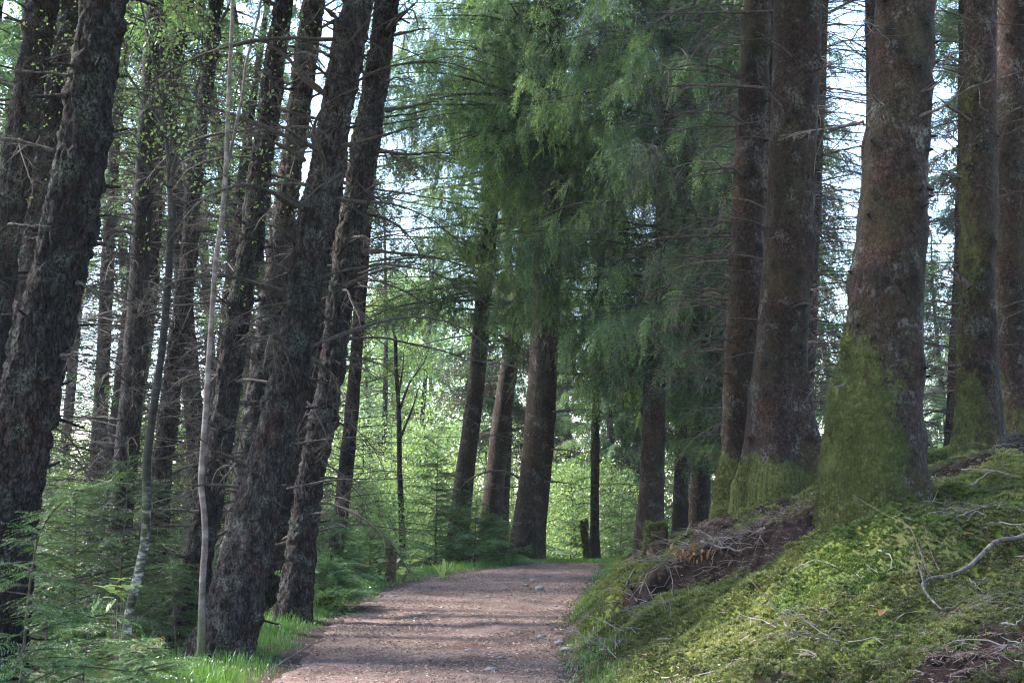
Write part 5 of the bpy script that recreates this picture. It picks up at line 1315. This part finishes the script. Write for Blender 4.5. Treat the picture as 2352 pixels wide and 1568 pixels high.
spots = [(1530, 1280, 26, 'in the litter below the stump'), (1590, 1300, 40, 'in the dark scar of the bank'), (1480, 1400, 26, 'along the foot of the bank'), (1400, 1470, 30, 'in the debris heap at the path edge'), (1330, 1500, 14, 'on the soil at the right path edge'), (1700, 1250, 22, 'on the bare soil under the twin spruces'),
         (1600, 1200, 18, 'among the mossy roots'), (1850, 1450, 20, 'on the lower moss'), (2200, 1450, 14, 'near the fallen branch'), (2250, 1200, 22, 'on the slope right of the mound'), (2220, 1060, 16, 'under the mossy spruce'), (2320, 1530, 8, 'on the dark soil in the corner'), (1900, 1530, 10, 'at the bottom of the moss'), (2310, 1010, 10, 'under the right-edge spruce')]
for px, py, n, wh in spots:
    for k in range(n):
        a, b = px + rg.normal(0, 46), py + rg.normal(0, 20)
        if b > 1560 or b < 1000: continue
        p = G(a, b); 
        if off_path(p[0], p[1]) < -0.25: continue
        az = rg.uniform(0, 6.28); L = rg.uniform(0.1, 0.5)
        A = wander((p[0], p[1], gz(p[0], p[1]) + 0.02), (math.cos(az), math.sin(az), rg.uniform(0, 0.35)), L, 7, 0.14, 0.25, rg)
        A[:, 2] = np.maximum(A[:, 2], gz(A[:, 0], A[:, 1]) + 0.006)
        mb = MB(); t_ = rg.choice([0.0, 0.2, 0.5, 0.9]); add_branch(mb, A, rg.uniform(0.002, 0.0055), rg, rg.integers(0, 4), 0.12, 0, t_, 4, 0.15)
        tag(mb.build('twig', TWIGM if t_ > 0.1 else DEADR), 'small dead twig ' + wh, 'twig', GT)

# ------------------------------------------------------------------ stones in the path
def stone(px, py, w_px, h_px, label, seed, flat=0.6):
    g_ = np.random.default_rng(seed); p = G(px, py); r = w_px * p[1] / F / 2
    n, m = 14, 9; V = [(0, 0, -1)]
    for k in range(1, m):
        th = math.pi * k / m
        for j in range(n): V.append((math.sin(th) * math.cos(6.2832 * j / n), math.sin(th) * math.sin(6.2832 * j / n), -math.cos(th)))
    V.append((0, 0, 1)); V = np.array(V)
    V = V * (1 + 0.5 * (fbm(V * 1.3 + seed * 3.1, 2, seed) - 0.5) + 0.15 * (fbm(V * 4 + seed, 2, seed + 1) - 0.5))[:, None]
    V = V * np.array([r, r * g_.uniform(0.7, 1.2), r * flat])
    a = g_.uniform(-0.6, 0.6); V = V @ np.array([[math.cos(a), -math.sin(a), 0], [math.sin(a), math.cos(a), 0], [0, 0, 1]])
    V = V + np.array([p[0], p[1], gz(p[0], p[1]) + 0.012 + r * flat * 0.25])
    Q = []
    T3 = [(0, 1 + (j + 1) % n, 1 + j) for j in range(n)] + [(len(V) - 1, 1 + (m - 2) * n + j, 1 + (m - 2) * n + (j + 1) % n) for j in range(n)]
    for k in range(m - 2):
        for j in range(n):
            Q.append((1 + k * n + j, 1 + k * n + (j + 1) % n, 1 + (k + 1) * n + (j + 1) % n, 1 + (k + 1) * n + j))
    mb = MB(); mb.add(V, T3, 0, g_.uniform(0, 0.5)); mb.F.append((np.array(Q), 0))
    return tag(mb.build('stone', STONE), label, 'stone', 'stones in the path')
for k, (px, py, w_, lab) in enumerate([(1226, 1336, 17, 'rounded grey stone near the far end of the path'), (1207, 1347, 16, 'flat pale stone just before the far end of the path'), (1240, 1356, 22, 'low dark grey stone behind the rounded one'), (1122, 1374, 12, 'small pale stone in the middle of the path'),
        (988, 1439, 14, 'grey stone near the left edge of the path'), (955, 1424, 13, 'pale stone at the left path edge'), (1077, 1499, 24, 'flat white stone in the near patch of light'), (1128, 1545, 28, 'largest grey stone at the bottom of the path'), (1284, 1480, 24, 'flat stone at the right edge of the path'), (1245, 1468, 22, 'long pale stone left of the right edge'),
        (1150, 1515, 18, 'pale flat stone half sunk in the path'), (990, 1517, 12, 'dark stone in the lower path'), (1300, 1497, 30, 'white flat stone by the debris heap'), (1276, 1395, 10, 'small stone by the mossy edge'), (1100, 1400, 9, 'tiny stone by the dark stick'), (1205, 1330, 10, 'small pale stone near the crest'), (1160, 1334, 9, 'little stone at the crest, left of the rounded one'), (1062, 1322, 8, 'little stone beside the bright upright leaves')]):
    stone(px, py, w_, 0, lab, 300 + k, 0.45 if 'flat' in lab else 0.6)
PB = np.random.default_rng(8)
for k in range(150):
    x, y = PB.uniform(-1.6, 1.4), 8.8 * (27 / 8.8) ** PB.random()
    if off_path(x, y) > -0.12 + 0.08 * PB.random(): continue
    px = CX + F * x / (y * (cp) ); q = np.array([x, y, gz(x, y)]) - CAMP
    zc_ = q[1] * cp + q[2] * sp_; yc_ = q[2] * cp - q[1] * sp_
    stone(CX + F * q[0] / zc_, CY - F * yc_ / zc_, PB.uniform(0.012, 0.035) * F / y, 0, 'tiny pebble bedded in the near half of the path' if y < 14 else 'tiny pebble bedded in the far half of the path', 600 + k, 0.5)

# ------------------------------------------------------------------ leafy plants on the verge
def leaf_blade(mb, b, dr, L, wd, g_, tint, curl=0.4, n=6):
    dr = nrm(dr); s_ = nrm(np.cross(dr, [0.1, 0.1, 1.0])); up = np.cross(s_, dr)
    t = np.linspace(0, 1, n); c = b + dr * (t * L)[:, None] - up * (curl * L * t * t)[:, None] * 0.5
    w2 = wd * np.sin(np.clip(t * 0.93 + 0.05, 0, 1) * math.pi) ** 0.7 / 2
    V = np.stack([c - s_ * w2[:, None] + up * (w2 * 0.25)[:, None], c, c + s_ * w2[:, None] + up * (w2 * 0.25)[:, None]], 1).reshape(-1, 3)
    i = np.arange(n - 1) * 3
    mb.add(V, np.concatenate([np.stack([i, i + 1, i + 4, i + 3], -1), np.stack([i + 1, i + 2, i + 5, i + 4], -1)]), 0, tint)
g_ = np.random.default_rng(41)
b = on_ground(1016, 1330, 0.0); root = empty('broadleaf_weed', b); tag(root, 'weed with bright upright yellow green leaves at the edge of the path', 'plant')
for dx, L, wd, az in [(-0.5, 0.30, 0.075, 0), (0.1, 0.33, 0.05, 1), (0.45, 0.16, 0.05, 2), (-0.8, 0.14, 0.05, 3), (0.8, 0.12, 0.05, 4)]:
    mb = MB(); leaf_blade(mb, b, (dx, -0.2, 1.0 if L > 0.2 else 0.35), L, wd * 1.5, g_, 1.0, 0.3); mb.build('leaf', LEAF, root)
for lab, px, py, tops, d_ in [('leafy seedling with round pale leaves left of the splintered stump', 830, 1345, [(806, 1325), (832, 1318), (850, 1326), (815, 1330), (870, 1288), (838, 1300)], None),
                        ('tall leafy seedling with round leaves right of the splintered stump', 925, 1335, [(920, 1308), (935, 1300), (945, 1286), (958, 1265), (963, 1283), (905, 1300), (950, 1310), (938, 1315)], None),
                        ('broad leaved seedling at the bottom beside the hemlocks', 340, 1566, [(330, 1552), (350, 1545), (375, 1547), (320, 1560)], 9.6),
                        ('small leafy seedling growing up among the hemlock boughs', 270, 1400, [(255, 1357), (270, 1345), (290, 1330), (280, 1362), (300, 1345), (262, 1372), (248, 1362)], 11.2),
                        ('seedling with pale leaves right of the young conifers', 1080, 1290, [(1062, 1248), (1075, 1235), (1092, 1228), (1108, 1275)], 27)]:
    d_ = d_ or G(px, py)[1]; b = W(px, py, d_); b[2] = gz(b[0], b[1]); root = empty('leafy_seedling', b); tag(root, lab, 'plant', 'leafy seedlings')
    sm_ = MB(); lf = MB()
    for a, c in tops:
        e = W(a, c, d_ + g_.normal(0, 0.12)); mid = (b + e) / 2 + np.array([0, 0, 0.03])
        sm_.tube(np.array([b, mid, e]), [0.004, 0.003, 0.002], 4)
        for q in range(3):
            leaf_blade(lf, e + g_.normal(0, 0.02, 3), g_.normal(0, 1, 3) * np.array([1, 1, 0.3]), g_.uniform(0.10, 0.17) * (d_ / 18) ** 0.5, g_.uniform(0.07, 0.11) * (d_ / 18) ** 0.5, g_, g_.uniform(0.7, 1.0), 0.3, 5)
    sm_.build('stem', SAPB, root); lf.build('leaves', LEAF, root)

# dead leaves and clods
b = on_ground(1600, 1305, 0.03); mb = MB()
for q in range(90):
    leaf_blade(mb, b + g_.normal(0, 1, 3) * np.array([0.13, 0.10, 0.035]), g_.normal(0, 1, 3), g_.uniform(0.03, 0.08), g_.uniform(0.008, 0.025), g_, g_.uniform(-0.8, 0.9), 0.9, 5)
tag(mb.build('dead_fronds', DRYLEAF, smooth=True), 'clump of crumpled orange brown dead fronds in the scar of the bank', 'dead fern', None, 'stuff')
for px, py, lab in [(2032, 1407, 'red brown curled leaf on the lower moss'), (1925, 1564, 'orange leaf scrap at the bottom of the moss'), (2215, 1255, 'small orange leaf near the fallen branch'), (1390, 1540, 'orange scrap of leaf at the right edge of the path')]:
    b = on_ground(px, py, 0.02); mb = MB()
    for q in range(2): leaf_blade(mb, b, g_.normal(0, 1, 3) * np.array([1, 1, 0.2]), 0.06, 0.05, g_, 0.3, 0.8, 6)
    tag(mb.build('dead_leaf', DRYLEAF), lab, 'dead leaf', 'dead leaves on the moss')
# ------------------------------------------------------------------ thin damp air between the trees
m, nt, out = newmat('haze')
pv = nt.nodes.new('ShaderNodeVolumePrincipled'); pv.inputs['Density'].default_value = HAZE
pv.inputs['Color'].default_value = (0.9, 0.95, 1.0, 1); pv.inputs['Anisotropy'].default_value = 0.2
nt.links.new(pv.outputs[0], out.inputs['Volume'])
mb = MB(); x0, x1, y0, y1, z0, z1 = -170, 170, -45, 210, -12, 70
V = [(x, y, z) for x in (x0, x1) for y in (y0, y1) for z in (z0, z1)]
mb.add(np.array(V, float), np.array([(0, 1, 3, 2), (4, 6, 7, 5), (0, 4, 5, 1), (2, 3, 7, 6), (0, 2, 6, 4), (1, 5, 7, 3)]))
hz = mb.build('haze', m, smooth=False); tag(hz, 'thin pale air between the trees', 'haze', None, 'stuff')
